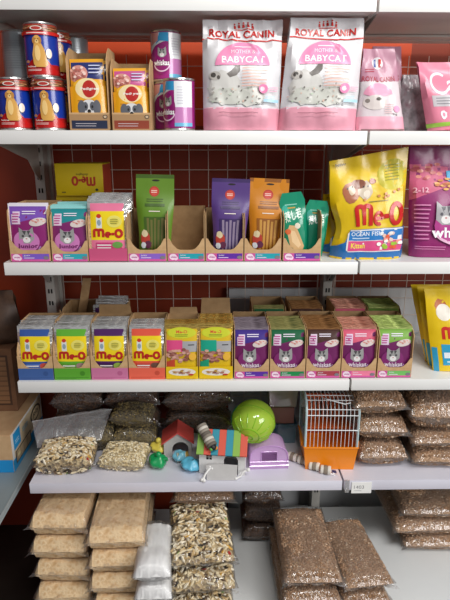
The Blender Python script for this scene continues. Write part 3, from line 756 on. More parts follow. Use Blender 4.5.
def catcan_art(front=True):
    A = Art(.75, .25, coat=.5); A.rect(0, 0, 1, 1, '#9c2078')
    A.poly([(.2, .55), (.35, .72), (.5, .8), (.62, .82), (.62, 1), (.2, 1)], '#d6dfe6')
    A.poly([(.36, .75), (.44, .82), (.62, .8), (.62, 1), (.44, 1)], '#2f9bd0'); A.poly([(.24, .72), (.4, .82), (.42, 1), (.24, 1)], '#d99a92')
    A.rect(.6, .44, .93, 1, '#eef0f2'); A.rect(.6, .1, .93, .44, '#c77fb8'); A.rect(.6, .02, .93, .1, '#6db8dc'); A.lines(.65, .5, .82, .9, 7, '#d5d3dc', .3)
    A.ell(.46, .42, .16, .34, '#8c1a6c'); cat_face(A, .48, .56, .075)
    A.ring(.47, .34, .15, .2, .02, '#e9c6e0', 195, 345); A.text('whiskas', .33, .28, .6, .4, '#ffffff', .03)
    return A
cc = can_mesh('food_can', .0375, .117, catcan_art(), ink('#8c1f6c', .3, coat=.3))
g = 'magenta cat food cans'
put_can(179.5, .045, zB, cc, 'magenta and white cat food can at the shelf front', -.62, g, True)
put_can(169, .125, zB, cc, 'magenta cat food can in shade behind the front one, with another on top', -.2, g, False)
put_can(167.5, .125, zB+H1, cc, 'magenta cat food can on top with a grey cat facing out', -.1, g, False)

# ------------------------------------------------------------ dog pouches in tall kraft boxes
def dogpouch_art(blue):
    A = Art(1.45, .3, coat=.4); A.rect(0, 0, 1, 1, '#e8a517')
    A.rect(.03, .7, .97, .95, blue); A.ell(.25, .78, .28, .13, '#cf8f84'); food(A, .25, .79, .24, .1, ['#d98a80', '#e9b5a8', '#b5665c', '#f0d0c4'], 26, 2); A.lines(.56, .76, .9, .92, 3, '#c8cbe6', .35)
    A.ell(.5, .6, .4, .11, '#efb52a'); A.rect(0, .1, 1, .6, '#e8a517')
    A.ell(.5, .56, .34, .15, '#f0dca8'); A.ell(.55, .555, .2, .125, '#b8241c'); A.text('Pedigree', .3, .53, .82, .58, '#f4f0ea', .025); A.lines(.2, .37, .7, .41, 1, '#b87a10', .4)
    dog_face(A, .52, .27, .26)
    return A
def dog_box(x0, x1, ytop, blue, band, label, pl, seed, ph):
    Y = .014; a, c = at(x0, 129, Y=Y), at(x1, 129, Y=Y); w = c.x-a.x-.001; H = at(x0, ytop, Y=Y+.07).z-zB
    A = Art(.42, .5); A.rect(0, 0, 1, 1, '#a8845c'); A.rect(.05, .1, .95, .62, band); A.lines(.15, .2, .7, .5, 2, '#c9c2c8', .22); A.ell(.9, .85, .06, .12, '#2a2420'); A.ell(.9, .85, .04, .08, '#c9b090')
    o = card_tray(w, .12, H, .036, .04, .02, A, bandh=.036, notch=False, hfront=H-.03, label=label, loc=((a.x+c.x)/2, Y, zB), group='card display trays')
    mm = MB(); P = Pillow(w*.84, ph, .016, seed=seed, p=3, sb=.02, st=.05, rb=.2, rt=.2, amp=.0015)
    P.mesh(mm, ink('#e8a517', .3, coat=.4), dogpouch_art(blue), 8, 12, back=SILVER); p = mm.build('food_pouch')
    p.location = ((a.x+c.x)/2, Y+.0105, zB+.006); p.rotation_euler = (-.1, -.02, .03)
    tag(p, pl, 'pouch', 'yellow dog food pouches')
    for k in range(3):
        dup(p, ((a.x+c.x)/2+.003, Y+.030+.018*k, zB+.005), (-.1, .01*k, 0), 'yellow dog food pouch behind the front one in its kraft box', 'yellow dog food pouches behind')
dog_box(70, 110, 50, '#1c2a6c', '#1f2742', 'taller kraft box with a dark blue band holding yellow dog pouches', 'yellow dog food pouch with a navy top panel', 1, .155)
dog_box(112.5, 151.5, 61, '#c2508c', '#8c3a24', 'shorter kraft box with a rust band holding yellow dog pouches', 'yellow dog food pouch with a mauve top panel', 2, .135)

# ------------------------------------------------------------ large bags on shelf B
def rc_art():
    A = Art(1.42, .36, coat=.15, bs=.35); A.rect(0, 0, 1, 1, '#dcdbdd')
    r = random.Random(3)
    A.rect(0, 0, 1, .2, '#df9aab'); A.wave(0, 1, .2, .004, .008, '#f4c4d0', cyc=1)
    for k in range(5):
        x = .4+.055*k; y = .955+.012*math.sin(PI*(k+.5)/5); A.ell(x, y, .011, .008, '#cc2a22'); A.poly([(x-.012, y-.012), (x+.012, y-.012), (x+.02, y-.04), (x-.01, y-.04)], '#cc2a22')
    A.rect(.4, .905, .64, .912, '#cc2a22')
    A.text('ROYAL CANIN', .08, .845, .9, .908, '#c4241c', .03, arch=-.012)
    A.wave(0, 1, .815, .012, .011, '#cc2a22', ph=1.6, cyc=.8)
    A.ell(.5, .58, .34, .21, '#ec8fb8', 28, 0, 180)
    A.text('MOTHER &', .36, .685, .66, .72, '#fbeef4', .0); A.text('BABYCAT', .24, .6, .78, .66, '#ffffff', .01); A.lines(.4, .735, .62, .755, 1, '#fbeef4', .4)
    A.blob(.28, .38, .24, .17, '#cfcdc8', 3); A.blob(.6, .3, .2, .1, '#d2d2ca', 8); A.blob(.34, .3, .3, .09, '#c8c9c0', 9)
    A.poly([(.3, .5), (.36, .53), (.42, .58), (.47, .575), (.47, .53), (.42, .49), (.34, .47)], '#6b6560')
    A.ell(.16, .485, .07, .04, '#b9b4ae'); A.ell(.14, .49, .03, .022, '#4a4541'); A.ell(.2, .47, .02, .018, '#5a544f')
    for k in range(34):
        x, y = r.uniform(.06, .72), r.uniform(.22, .4); A.rect(x, y, x+r.uniform(.008, .03), y+r.uniform(.005, .016), r.choice(['#8d8882', '#a8a29a', '#6e6964', '#b9cdb4', '#d8b8a8']), rot=r.uniform(0, 90))
    A.lines(.5, .38, .82, .56, 7, '#e9b8a8', .3, 2)
    A.ell(.76, .37, .06, .042, '#f08ab8'); A.ell(.75, .37, .03, .02, '#fbe6ef'); A.lines(.83, .34, .93, .39, 3, '#f3b4cc', .4)
    A.rect(.76, .25, .93, .275, '#a9d6ea'); A.lines(.78, .28, .9, .31, 2, '#bcd8e6', .4); A.text('2kg', .66, .215, .76, .245, '#3a3634', .01)
    A.lines(.2, .145, .72, .16, 1, '#a86a78', .5)
    return A
WB = ink('#dcdbdd', .36, coat=.15, bs=.35, bscale=25)
def big_bag(name, corners, Y, lean, art, base, label, cat, grp, t=.07, seed=0, nx=16, ny=22, z=None, h=None, amp=.003, wr=.007, **kw):
    """corners: photograph x of bottom left, bottom right, and top left, top right"""
    (bl, br, yb), (tl, tr, yt) = corners; z = z if z is not None else zB
    B0, B1 = at(bl, yb, Y=Y), at(br, yb, Y=Y); ty = Y+.03
    T0, T1 = at(tl, yt, Y=ty), at(tr, yt, Y=ty)
    w = max(B1.x-B0.x, T1.x-T0.x); cxb, cxt = (B0.x+B1.x)/2, (T0.x+T1.x)/2; wb, wt = (B1.x-B0.x)/w, (T1.x-T0.x)/w
    hh = h or (T0.z-z)/math.cos(lean)
    P = Pillow(w, hh, t, seed=seed, p=3.2, bot='flat', st=.06, rt=.5, amp=amp, fr=14, wid=lambda v: wb+(wt-wb)*v, shift=lambda v: (cxt-cxb)*v, wr=wr, **kw)
    m = MB(); P.mesh(m, base, art, nx, ny); o = m.build(name); o.location = (cxb, Y+t/2*.8, z); o.rotation_euler = (-lean, 0, 0)
    return tag(o, label, cat, grp)
big_bag('food_bag', ((204, 279, 130), (202.5, 283, 19)), .01, .05, rc_art(), WB, 'upright white and pink cat food bag, left of the two big ones', 'food bag', 'large white and pink bags', seed=1, amp=.007, wr=.015)
big_bag('food_bag', ((279.5, 357, 130), (291, 365, 17)), .008, .05, rc_art(), WB, 'white and pink cat food bag slanting right, at the bay joint', 'food bag', 'large white and pink bags', seed=2, amp=.007, wr=.015)
def rcs_art():
    A = Art(1.6, .35, coat=.2, bs=.4); A.rect(0, 0, 1, 1, '#d8ccd0'); A.rect(0, .6, 1, 1, '#b98498'); A.rect(0, 0, 1, .17, '#e9a9ba')
    A.ell(.44, .82, .15, .075, '#e8e4e6'); A.rect(.33, .77, .4, .87, '#2d3f8c'); A.rect(.47, .77, .54, .87, '#c8322c')
    A.text('ROYAL CANIN', .04, .6, .86, .665, '#a8283a', .015, arch=-.015); A.lines(.1, .7, .35, .76, 2, '#b03048', .35)
    A.ell(.42, .44, .33, .13, '#eaa0bc', 20, 0, 180); A.ell(.4, .45, .3, .04, '#eaa0bc')
    A.ell(.35, .34, .26, .09, '#ddd3cf'); A.ell(.18, .36, .05, .025, '#8c827c'); A.ell(.42, .38, .06, .02, '#5a524e'); A.ell(.82, .26, .07, .04, '#f09ac0'); A.text('2kg', .72, .18, .82, .21, '#3a3634', .01)
    A.lines(.55, .2, .78, .33, 5, '#e8c0c0', .3); A.rect(.1, .0, .95, .02, '#8c6a6c')
    return A
WP = ink('#b98498', .3, coat=.2, bs=.4, bscale=30)
big_bag('food_bag', ((369, 404, 127), (372, 400, 47)), .115, .04, rcs_art(), WP, 'small crumpled pink and white bag half hidden behind its twin', 'food bag', 'small pink and white bags', t=.04, seed=4, amp=.004)
big_bag('food_bag', ((356.5, 406.5, 130.5), (363, 394, 49)), .02, .06, rcs_art(), WP, 'small crumpled pink and white bag with a flag roundel on its top', 'food bag', 'small pink and white bags', t=.05, seed=3, amp=.005)
def litter_art():
    A = Art(.9, .35, coat=.15, bs=.3); A.rect(0, 0, 1, 1, '#e2859d'); A.ring(.3, .68, .16, .17, .035, '#f8e8ee', 50, 330); A.text('ats', .42, .56, .8, .76, '#f8e8ee', .02)
    A.rect(.12, .34, .82, .5, '#c9c4c8'); A.lines(.18, .36, .7, .48, 3, '#8d898f', .35)
    A.blob(.28, .22, .07, .07, '#f8eef2', 2); A.ell(.28, .22, .025, .03, '#ee90a8'); A.blob(.62, .22, .06, .08, '#f8eef2', 3)
    A.poly([(0, .1), (.4, .12), (1, .09), (1, .04), (.4, .07), (0, .04)], '#9cc84a'); A.text('natural', .3, .0, .6, .03, '#c8486c', .0)
    return A
big_bag('food_bag', ((398, 432, 131), (402, 420, 75)), .10, .05, None, noisy('grey_clear_wrap', ['#6b6668', '#a8a2a6', '#8a6a74'], 30, .25, .6, .004), 'grey crinkled wrap of a bag pushed in beside the pink litter bag', 'bag', None, t=.05, seed=9, amp=.008)
big_bag('litter_bag', ((431, 478, 131), (417, 480, 62)), .02, .08, litter_art(), ink('#ee90a8', .3, coat=.3, bs=.3), 'pink cat litter bag with white lettering at the right edge of the photo', 'litter bag', None, t=.06, seed=5)

# ------------------------------------------------------------ big bags on shelf C
def meobag_art():
    A = Art(1.35, .3, coat=.25, bs=.4); A.rect(0, 0, 1, 1, '#e0bd0a')
    A.ell(.8, .78, .2, .14, '#c9bd38'); A.lines(.7, .72, .92, .88, 6, '#8d8a2c', .28)
    A.blob(.26, .66, .13, .11, '#a8613c', 2); A.blob(.44, .67, .11, .1, '#c9b9a2', 5); A.blob(.36, .73, .1, .05, '#8a4f34', 7); A.blob(.27, .68, .05, .05, '#d9c4a8', 11); A.blob(.46, .63, .05, .04, '#e4d8c6', 12); A.ell(.22, .7, .012, .009, '#3a2a20'); A.ell(.28, .71, .012, .009, '#3a2a20'); A.ell(.42, .7, .012, .009, '#3a2a20'); A.ell(.48, .7, .012, .009, '#3a2a20'); A.blob(.54, .74, .05, .03, '#9c5030', 1)
    A.meo(.28, .33, .94, .53, '#c41810'); A.lines(.48, .545, .75, .56, 1, '#7a6a14', .5)
    r = random.Random(2)
    for k in range(7): A.ell(r.uniform(.4, .9), r.uniform(.57, .64), .02, .012, '#c0762c')
    A.poly([(0, .0), (0, .12), (.15, .17), (.2, .3), (1, .3), (1, 0)], '#1d6aae'); A.rect(0, 0, 1, .022, '#e0be14')
    A.poly([(.17, .1), (.17, .26), (.21, .295), (.95, .295), (.95, .1), (.93, .08), (.2, .08)], '#ecebe8'); A.rect(.19, .19, .94, .285, '#2879c0'); A.rect(.19, .09, .94, .185, '#dd4f86')
    A.text('OCEAN FISH', .22, .235, .66, .275, '#eef4fa', .01); A.lines(.24, .2, .5, .225, 1, '#cfe0f0', .4); A.text('Kitten', .23, .115, .43, .165, '#f4e04a', .02)
    food(A, .76, .19, .17, .08, ['#9cc43a', '#f09a8c', '#e9c8bc', '#e2603c', '#f4efe8'], 22, 6)
    A.text('NEW', .06, .93, .2, .955, '#4a3c10', .02)
    return A
YB = ink('#e0bd0a', .3, coat=.25, bs=.4, bscale=22)
zC = TOP['C']+.0004
big_bag('food_bag', ((321, 372, 257), (323, 372, 194)), .118, .0, meobag_art(), YB, 'yellow cat food bag crouching low behind the big yellow one', 'food bag', 'big yellow bags', t=.06, seed=12, z=zC)
big_bag('food_bag', ((333, 403, 257.5), (330, 409, 154)), .035, .03, meobag_art(), YB, 'big yellow cat food bag with red lettering and blue base panel', 'food bag', 'big yellow bags', t=.075, seed=11, z=zC, amp=.006, warp=lambda q, u, v: q+Vector((.016*max(0, -u)*math.exp(-((v-.33)/.16)**2)+.012*max(0, -u)*sst(.1, .4, v)*0, .0, .018*u*v)))
def whbag_art():
    A = Art(1.25, .35, coat=.2, bs=.3); A.rect(0, 0, 1, 1, '#8c2266'); A.rect(0, .88, 1, 1, '#86205f')
    A.poly([(0, .84), (.25, .84), (.55, .8), (1, .84), (1, .56), (.7, .56), (.4, .64), (.12, .56), (0, .52)], '#c75a7c'); food(A, .22, .78, .2, .07, ['#c9706c', '#b04a54', '#d98a7c'], 16, 3)
    A.poly([(.42, .78), (1, .8), (1, .6), (.6, .62), (.42, .7)], '#3a9cc8'); food(A, .42, .66, .18, .05, ['#d9a04c', '#c0742c', '#a8502c'], 16, 8)
    A.text('2-12', .04, .59, .2, .635, '#e8b4c4', .02); A.lines(.05, .16, .22, .5, 9, '#d98ab8', .3)
    A.ell(.55, .3, .3, .19, '#b5408c'); A.ring(.55, .28, .32, .16, .03, '#e9b8d4', 190, 350); cat_face(A, .38, .4, .115, '#a8a6a8', '#55535a'); A.text('whiskas', .22, .19, .8, .285, '#ffffff', .03)
    A.lines(.06, .08, .4, .12, 2, '#d98ab8', .3)
    return A
big_bag('food_bag', ((412, 494, 257), (410, 494, 146)), .05, .03, whbag_art(), ink('#8c2266', .35, coat=.2, bs=.3), 'big magenta cat food bag with a grey cat at the right edge', 'food bag', None, t=.07, seed=13, z=zC)

# yellow bags leaning on shelf D right
def meoy_art():
    A = Art(1.3, .32, coat=.2, bs=.4); A.rect(0, 0, 1, 1, '#e0bd0a'); A.blob(.24, .8, .12, .09, '#b5622c', 3); A.ell(.28, .72, .13, .1, '#e9e2d4'); A.ell(.7, .78, .2, .1, '#d9c94a')
    A.meo(.2, .4, .85, .54, '#c8241a'); A.rect(.17, .08, .95, .34, '#2f9bc4'); A.rect(.2, .17, .9, .24, '#e4e9ec'); A.lines(.24, .1, .8, .15, 1, '#bfe0ee', .4); A.rect(.02, .0, .1, .3, '#2f9bc4')
    return A
zD = TOP['D']+.0004
for i, (c, Y, l) in enumerate((
    (((427, 485, 360), (410, 470, 284)), .115, 'yellow bag hindmost of the leaning yellow bags at the right edge'),
    (((430, 488, 362), (416, 476, 286)), .085, 'yellow bag between the two other leaning yellow bags at the right edge'),
    (((435, 492, 364), (423, 482, 288)), .05, 'yellow bag with red lettering, frontmost of the leaning yellow bags'))):
    big_bag('food_bag', c, Y, .06, meoy_art(), YB, l, 'food bag', 'yellow bags leaning at the right', t=.026, seed=20+i, z=zD, nx=12, ny=16, wr=.003)

# ------------------------------------------------------------ lying bags
PEL = [ink('#ae8868', .5), ink('#c09c7c', .5), ink('#9c7858', .5), ink('#e6d0b4', .4)]
BROWN = noisy('pellet_mass', ['#8a6a4e', '#b08e70', '#c4a284', '#967658'], 300, .6, .8, .003, kind='vor')
MIX = [ink(c, .5) for c in ('#e8d8b4', '#d0b484', '#f2e8d0', '#6a5440', '#a88c5c', '#352c24', '#7a9a4a', '#b9342c', '#dba848')]
MIXM = noisy('mixed_seed_mass', ['#4a3c2c', '#b09468', '#dcc698', '#86704c'], 140, .6, .8, .004, kind='vor')
DKB = noisy('dark_pellet_mass', ['#3a261a', '#5c4030', '#7c5c44', '#4a3222'], 220, .5, .8, .003, kind='vor')
SAW = noisy('sawdust_mass', ['#cfa878', '#e2c093', '#ecd0a6', '#d8b284'], 70, .8, .8, .004, detail=8)
CREAM = [ink(c, .6) for c in ('#e9d9b0', '#dcc594', '#f2e8cc')]
CREAMM = noisy('cream_snack_mass', ['#b89c68', '#e2cf9f', '#eddfba'], 120, .6, .8, .004, kind='vor')
SEED = [ink(c, .5) for c in ('#8c7a4a', '#5d5238', '#b39c62', '#3c3428')]
LIE = {}
SPEC = { # granule count, length, width, colours, weights, mass material
 'pellet': (2800, .0068, .003, PEL, (5, 3, 4, .8), BROWN), 'mix': (700, .02, .0065, MIX, (9, 7, 8, 3, 3, 2, .5, .25, .5), MIXM),
 'seed': (900, .008, .004, SEED, (3, 3, 2, 2), noisy('seed_mass', ['#4a4028', '#8c7a4a', '#6b5c38'], 180, .6, .8, .003, kind='vor')),
 'cream': (600, .012, .006, CREAM, (2, 2, 2), CREAMM), 'dark': (600, .008, .0034, [ink('#6b4c36', .45), ink('#4e3424', .45), ink('#8a6648', .4)], (3, 3, 1), DKB),
 'saw': (0, 0, 0, None, None, SAW), 'white': (0, 0, 0, None, None, noisy('white_sand_mass', ['#eeedec', '#f8f8f6'], 40, .7, .3, .002)),
}
def lay(kind, w, l, t, seed, p=3, amp=.003, rb=.22):
    k = (kind, seed)
    if k in LIE: return LIE[k], True
    root = empty('lying_bag', '', '')
    N, gl, gw, cols, wts, mass = SPEC[kind]
    M = Matrix(((1, 0, 0, 0), (0, 0, 1, 0), (0, -1, 0, (t+.006)/2), (0, 0, 0, 1)))
    boxy = kind == 'saw'
    P = Pillow(w*.96, l*.97, t, seed=seed+3, p=7 if boxy else p, q=5 if boxy else None, bot='round', rb=.07 if boxy else rb, st=0, rt=.14, amp=amp, fr=16)
    m = MB(); m.M = M; P.mesh(m, mass, None, 18, 22)
    if N:
        P.granules(m, int(N), gl, gw, cols, wts, seed)
    o = m.build({'saw': 'sawdust', 'white': 'sand', 'mix': 'mixed_feed', 'cream': 'snacks', 'seed': 'seeds'}.get(kind, 'pellets'), root); o['kind'] = 'stuff'
    Q = Pillow(w, l, t+.006, seed=seed+4, p=5 if boxy else 2.6, q=4 if boxy else 1.9, bot='round', rb=.14 if boxy else .22, st=.0, rt=.12, amp=.0022, fr=24,
        wid=lambda v: 1+.07*(1-sst(0, .12, v)))
    f = MB(); f.M = M; Q.mesh(f, FILM, None, 18, 24); f.build('bag_film', root)
    # sealed fringe with its two pointed corners at the front end
    c = MB(); r = random.Random(seed); n = 12; hw = w/2
    def fr(a, b):
        x = (2*a-1)*hw*(.96+.14*b*(abs(2*a-1))**1.5); e = abs(2*a-1)
        return Vector((x, .012-.024*b*(.55+.6*e**3), t*.5+.004*math.sin(a*19+seed)+.012*b*(e-.4)*math.sin(seed+a*3)))
    c.grid(fr, n, 3, FILM_T); c.build('seal', root)
    LIE[k] = root; return root, False
def place_bag(kind, w, l, t, loc, rz, label, name, cat, grp, variant=0, tilt=0, roll=0, sc=None):
    # a handful of sizes share a mesh and are scaled to fit
    root, used = lay(kind, .16, .26, .065 if kind != 'saw' else .06, variant)
    s = (w/.16, l/.26, t/((.065 if kind != 'saw' else .06)+.0065))
    if used: root = dup(root)
    root.name = name; root.location = loc; root.rotation_euler = (tilt, roll, rz); root.scale = s
    return tag(root, label, cat, grp)

zE = TOP['E']+.0006
PB = 'clear bags of brown pellets'
def px_bag(kind, x0, x1, pyf, Yf, z, l, t, label, name='pellet_bag', cat='bag', grp=PB, variant=0, rz=0, tilt=0, roll=0):
    a, c = at(x0, pyf, Y=Yf), at(x1, pyf, Y=Yf)
    return place_bag(kind, c.x-a.x, l, t, ((a.x+c.x)/2, Yf, z), rz, label, name, cat, grp, variant, tilt, roll)
# right bay, two stacks
for x0, x1, py, Yf, k, v, rz, l, t in ((359, 409, 462, .048, 0, 0, .03, 'clear bag of brown pellets, bottom of the stack beside the cage', .086), (357, 409, 432, .052, 1, 1, -.04, 'clear bag of brown pellets, middle of the stack beside the cage', .081), (354, 409, 403, .05, 2, 2, .05, 'clear bag of brown pellets, top of the stack beside the cage', .082)):
    px_bag('pellet', x0, x1, py, Yf, zE+(0, .086, .168)[k], .25, t, l, variant=v, rz=rz)
for x0, x1, py, Yf, k, v, rz, l, t in ((413, 474, 464, .04, 0, 2, -.03, 'clear bag of brown pellets, bottom of the stack at the right edge', .064), (413, 470, 439, .038, 1, 0, .02, 'clear bag of brown pellets, middle of the stack at the right edge', .064), (412, 468, 412, .03, 2, 1, -.05, 'fat clear bag of brown pellets topping the stack at the right edge', .112)):
    px_bag('pellet', x0, x1, py, Yf, zE+(0, .064, .128)[k], .27, t, l, variant=v, rz=rz)
# zip bag and snacks, left
zbag = px_bag('mix', 34, 94, 474, .03, zE, .12, .075, 'clear zip bag of chunky mixed feed with a limp empty top, front left', 'feed_bag', 'bag', 'bags of feed and snacks', 0, .06)
px_bag('cream', 96, 145, 473, .045, zE, .11, .055, 'small clear bag of cream snacks beside the mixed feed', 'snack_bag', 'bag', 'bags of feed and snacks', 0, -.12)
px_bag('seed', 76, 116, 450, .155, zE, .09, .085, 'clear bag of small seeds lying behind the zip bag', 'seed_bag', 'bag', 'bags of small seeds', 0, .1)
px_bag('seed', 112, 158, 445, .155, zE, .09, .08, 'clear bag of small seeds behind the cream snacks', 'seed_bag', 'bag', 'bags of small seeds', 1, .05)
px_bag('seed', 108, 152, 425, .155, zE+.082, .09, .06, 'clear bag of small seeds lying on top of another', 'seed_bag', 'bag', 'bags of small seeds', 0, -.1)
DB = 'dark bags at the back'
for i, (x0, x1, k, l) in enumerate(((52, 104, 1, 'dark brown bag behind the zip bag, low at the back left'), (52, 104, 2, 'dark brown bag behind the limp zip bag top, high at the back left'), (106, 160, 2, 'dark brown bag at the back, just under the shelf above the seed bags'), (163, 232, 0, 'dark brown bag at the back behind the red-roofed toy house'), (163, 232, 1, 'dark brown bag second from the bottom behind the toy houses'), (165, 236, 2, 'dark brown bag on top behind the toy houses'))):
    px_bag('dark', x0, x1, 420, .255, zE+k*.082, .09, .081, l, 'pellet_bag', 'bag', DB, i % 2, .03*(-1)**i)
px_bag('dark', 52, 104, 440, .255, zE, .09, .084, 'dark brown bag lowest at the back left corner', 'pellet_bag', 'bag', DB, 0)
px_bag('dark', 106, 160, 440, .255, zE, .09, .084, 'dark brown bag lowest behind the seed bags', 'pellet_bag', 'bag', DB, 1)
px_bag('dark', 106, 160, 440, .255, zE+.082, .09, .084, 'dark brown bag in the middle behind the seed bags', 'pellet_bag', 'bag', DB, 1)

# ------------------------------------------------------------ toys on shelf E
def ground(px, py): return at(px, py, Z=zE)
WOODW = noisy('white_painted_wood', ['#dcdbd8', '#ebeae8'], 30, .55)
CORAL, TEALW, GREENW = ink('#dd5a44', .5), ink('#2a93a8', .5), ink('#8cb84a', .5)
def arch_wall(w, h0, h1, dw, dh, dcx=0, n=10, notch=True):
    """house end wall outline with an arched doorway, as one polygon"""
    pts = [(-w/2, 0)]
    if notch:
        pts += [(dcx-dw/2, 0), (dcx-dw/2, dh-dw/2)]+[(dcx-dw/2*math.cos(PI*k/n), dh-dw/2+dw/2*math.sin(PI*k/n)) for k in range(1, n)]+[(dcx+dw/2, dh-dw/2), (dcx+dw/2, 0)]
    return pts+[(w/2, 0), (w/2, h0), (0, h1), (-w/2, h0)]
# red-roofed little house
g = ground(178, 457); h = empty('toy_house', 'small grey wooden hamster house with a red roof', 'hamster house', (g.x, g.y, zE), (0, 0, .05), 'wooden hamster houses')
m = MB(); GREYW = noisy('grey_wood', ['#b9b6b2', '#c9c6c1'], 25, .6)
m.slab([(x, 0, z) for x, z in arch_wall(.085, .05, .082, .05, .052, .008)], (0, .004, 0), GREYW); m.slab([(x, .07, z) for x, z in arch_wall(.085, .05, .082, .04, .05, 0, notch=False)], (0, .004, 0), GREYW)
for s in (-1, 1): m.box(s*.0405-.002, s*.0405+.002, .004, .07, 0, .05, GREYW)
m.build('wall', h, smooth=False)
for s in (-1, 1):
    m = MB(); m.slab([(0, -.006, .083), (s*.05, -.006, .046), (s*.05, .08, .046), (0, .08, .083)], (0, 0, .0045), ink('#d4514a', .5)); m.build('roof', h, smooth=False)
# hay roll inside/in front of it
g2 = ground(181, 458); m = MB()
for k in range(9): m.lathe([(.012, 0), (.0155, .002), (.012, .004)], ink('#c7a954', .7) if k % 3 else ink('#e8e2d4', .6), 16, c=(0, 0, .004*k))
o = m.build('hay_roll'); o.location = (g2.x-.012, g2.y-.02, zE+.0158); o.rotation_euler = (0, PI/2, .2); tag(o, 'small straw-yellow roll with white bands in front of the red-roofed house', 'chew toy')
# white house with striped roof
g = ground(222, 470); ang = -.12
h = empty('toy_house', 'white wooden hamster house with a roof of green, coral and teal boards', 'hamster house', (at(222, 462, Y=.05).x, .036, zE), (0, 0, ang), 'wooden hamster houses')
W_, D_, H_, R_ = .135, .085, .078, .118
m = MB(); dcx, dw, dh = .026, .042, .066; n = 10
pts = [(-W_/2, 0), (dcx-dw/2, 0), (dcx-dw/2, dh-dw/2)]+[(dcx-dw/2*math.cos(PI*k/n), dh-dw/2+dw/2*math.sin(PI*k/n)) for k in range(1, n)]+[(dcx+dw/2, dh-dw/2), (dcx+dw/2, 0), (W_/2, 0), (W_/2, H_), (-W_/2, H_)]
m.slab([(x, 0, z) for x, z in pts], (0, .004, 0), WOODW); m.slab([(-W_/2, D_-.004, 0), (W_/2, D_-.004, 0), (W_/2, D_-.004, H_), (-W_/2, D_-.004, H_)], (0, .004, 0), WOODW)
for s in (-1, 1): m.slab([(s*W_/2-(.004 if s > 0 else 0), .004, 0), (s*W_/2-(.004 if s > 0 else 0), D_-.004, 0), (s*W_/2-(.004 if s > 0 else 0), D_-.004, H_), (s*W_/2-(.004 if s > 0 else 0), D_/2, R_-.005), (s*W_/2-(.004 if s > 0 else 0), .004, H_)], (.004, 0, 0), WOODW)
for i in (0, 1):
    for j in (0, 1): pass
wall = m.build('wall', h, smooth=False)
m = MB()
for i in (0, 1):
    for j in (0, 1): m.box(-.046+i*.009, -.039+i*.009, -.0006, .001, .048+j*.009, .055+j*.009, DARK)
m.build('window', wall, smooth=False)
cols = [GREENW, CORAL, TEALW, CORAL, TEALW, GREENW, CORAL]
for k in range(7):
    x0 = -W_/2-.006+k*(W_+.012)/7; x1 = x0+(W_+.012)/7-.0006
    m = MB()
    m.slab([(x0, -.012, H_-.009), (x1, -.012, H_-.009), (x1, D_/2, R_), (x0, D_/2, R_)], (0, -.002, .004), cols[k]); m.slab([(x0, D_+.01, H_-.007), (x1, D_+.01, H_-.007), (x1, D_/2, R_), (x0, D_/2, R_)], (0, .002, .004), cols[k])
    m.build('roof_board', h, smooth=False)
# grey card leaning on the house front, with a white bone tie
a, b_, c, d = at(207, 475, Y=.045), at(236, 474, Y=.045), at(234, 453, Y=.062), at(206, 453, Y=.062)
m = MB(); m.slab([(a.x, .008, zE+.0005), (b_.x, .006, zE+.0005), (b_.x+.003, .018, zE+.042), ((b_.x*.4+a.x*.6), .019, zE+.046), (a.x-.002, .02, zE+.042)], (0, .0015, 0), noisy('grey_card', ['#bcbab8', '#cbc9c7'], 20, .6))
tag(m.build('info_card', smooth=False), 'plain grey card leaning against the white toy house', 'card')
m = MB(); WH = ink('#f2f1ee', .5); a, b_ = at(203, 477, Y=-.004), at(212, 462, Y=.02)
m.tube([(0, 0, 0), (.006, .006, .012), (.014, .014, .020), (.022, .02, .026)], [.004, .0028, .0028, .004], WH, 10)
for q in ((-.003, 0, -.001), (.003, -.002, -.002)): m.sphere(q, .0052, WH, 12, 8)
for q in ((.020, .021, .029), (.026, .019, .024)): m.sphere(q, .0052, WH, 12, 8)
g = ground(205, 474); o = m.build('bone_toy'); o.location = (at(206, 472, Y=-.008).x, -.008, zE+.0078) if False else (at(203, 474, Y=.004).x, .001, zE+.0078); tag(o, 'little white bone leaning at the shelf edge before the white toy house', 'bone toy')
m = MB(); m.tube([(0, 0, 0), (.014, .006, .004), (.022, .01, .016), (.034, .012, .02)], .003, WH, 8); m.sphere((.036, .012, .021), .006, WH, 12, 8); m.sphere((0, 0, 0), .004, WH, 10, 8)
o = m.build('rope_toy'); o.location = (at(236, 470, Y=.01).x, .008, zE+.0045); tag(o, 'white twisted ribbon at the right of the grey card', 'ribbon')

# striped roll on the roof
m = MB(); fur = [ink('#8d8478', .9), ink('#d8d2c6', .9), ink('#a0978a', .9), ink('#6e665c', .9)]
for k in range(8): m.lathe([(.001 if k == 0 else .013, .0), (.0155, .0015), (.016, .006), (.0145, .0085), (.001 if k == 7 else .013, .009)], fur[k % 4], 18, c=(0, 0, .009*k))
m.sphere((0, 0, .074), .0105, ink('#17181a', .5), 14, 10); m.sphere((.008, -.002, .079), .006, ink('#e0962a', .5), 12, 8); m.sphere((-.008, -.001, .078), .0055, ink('#5ea84a', .5), 12, 8)
p0 = at(203, 431, Y=.12)
o = m.build('chew_roll'); o.location = (at(201, 428, Y=.085).x, .078, zE+.139); o.rotation_euler = Vector((.036, -.05, -.0445)).to_track_quat('Z', 'Y').to_euler()
tag(o, 'grey and cream striped roll with a bright end lying on the white house roof', 'chew toy')

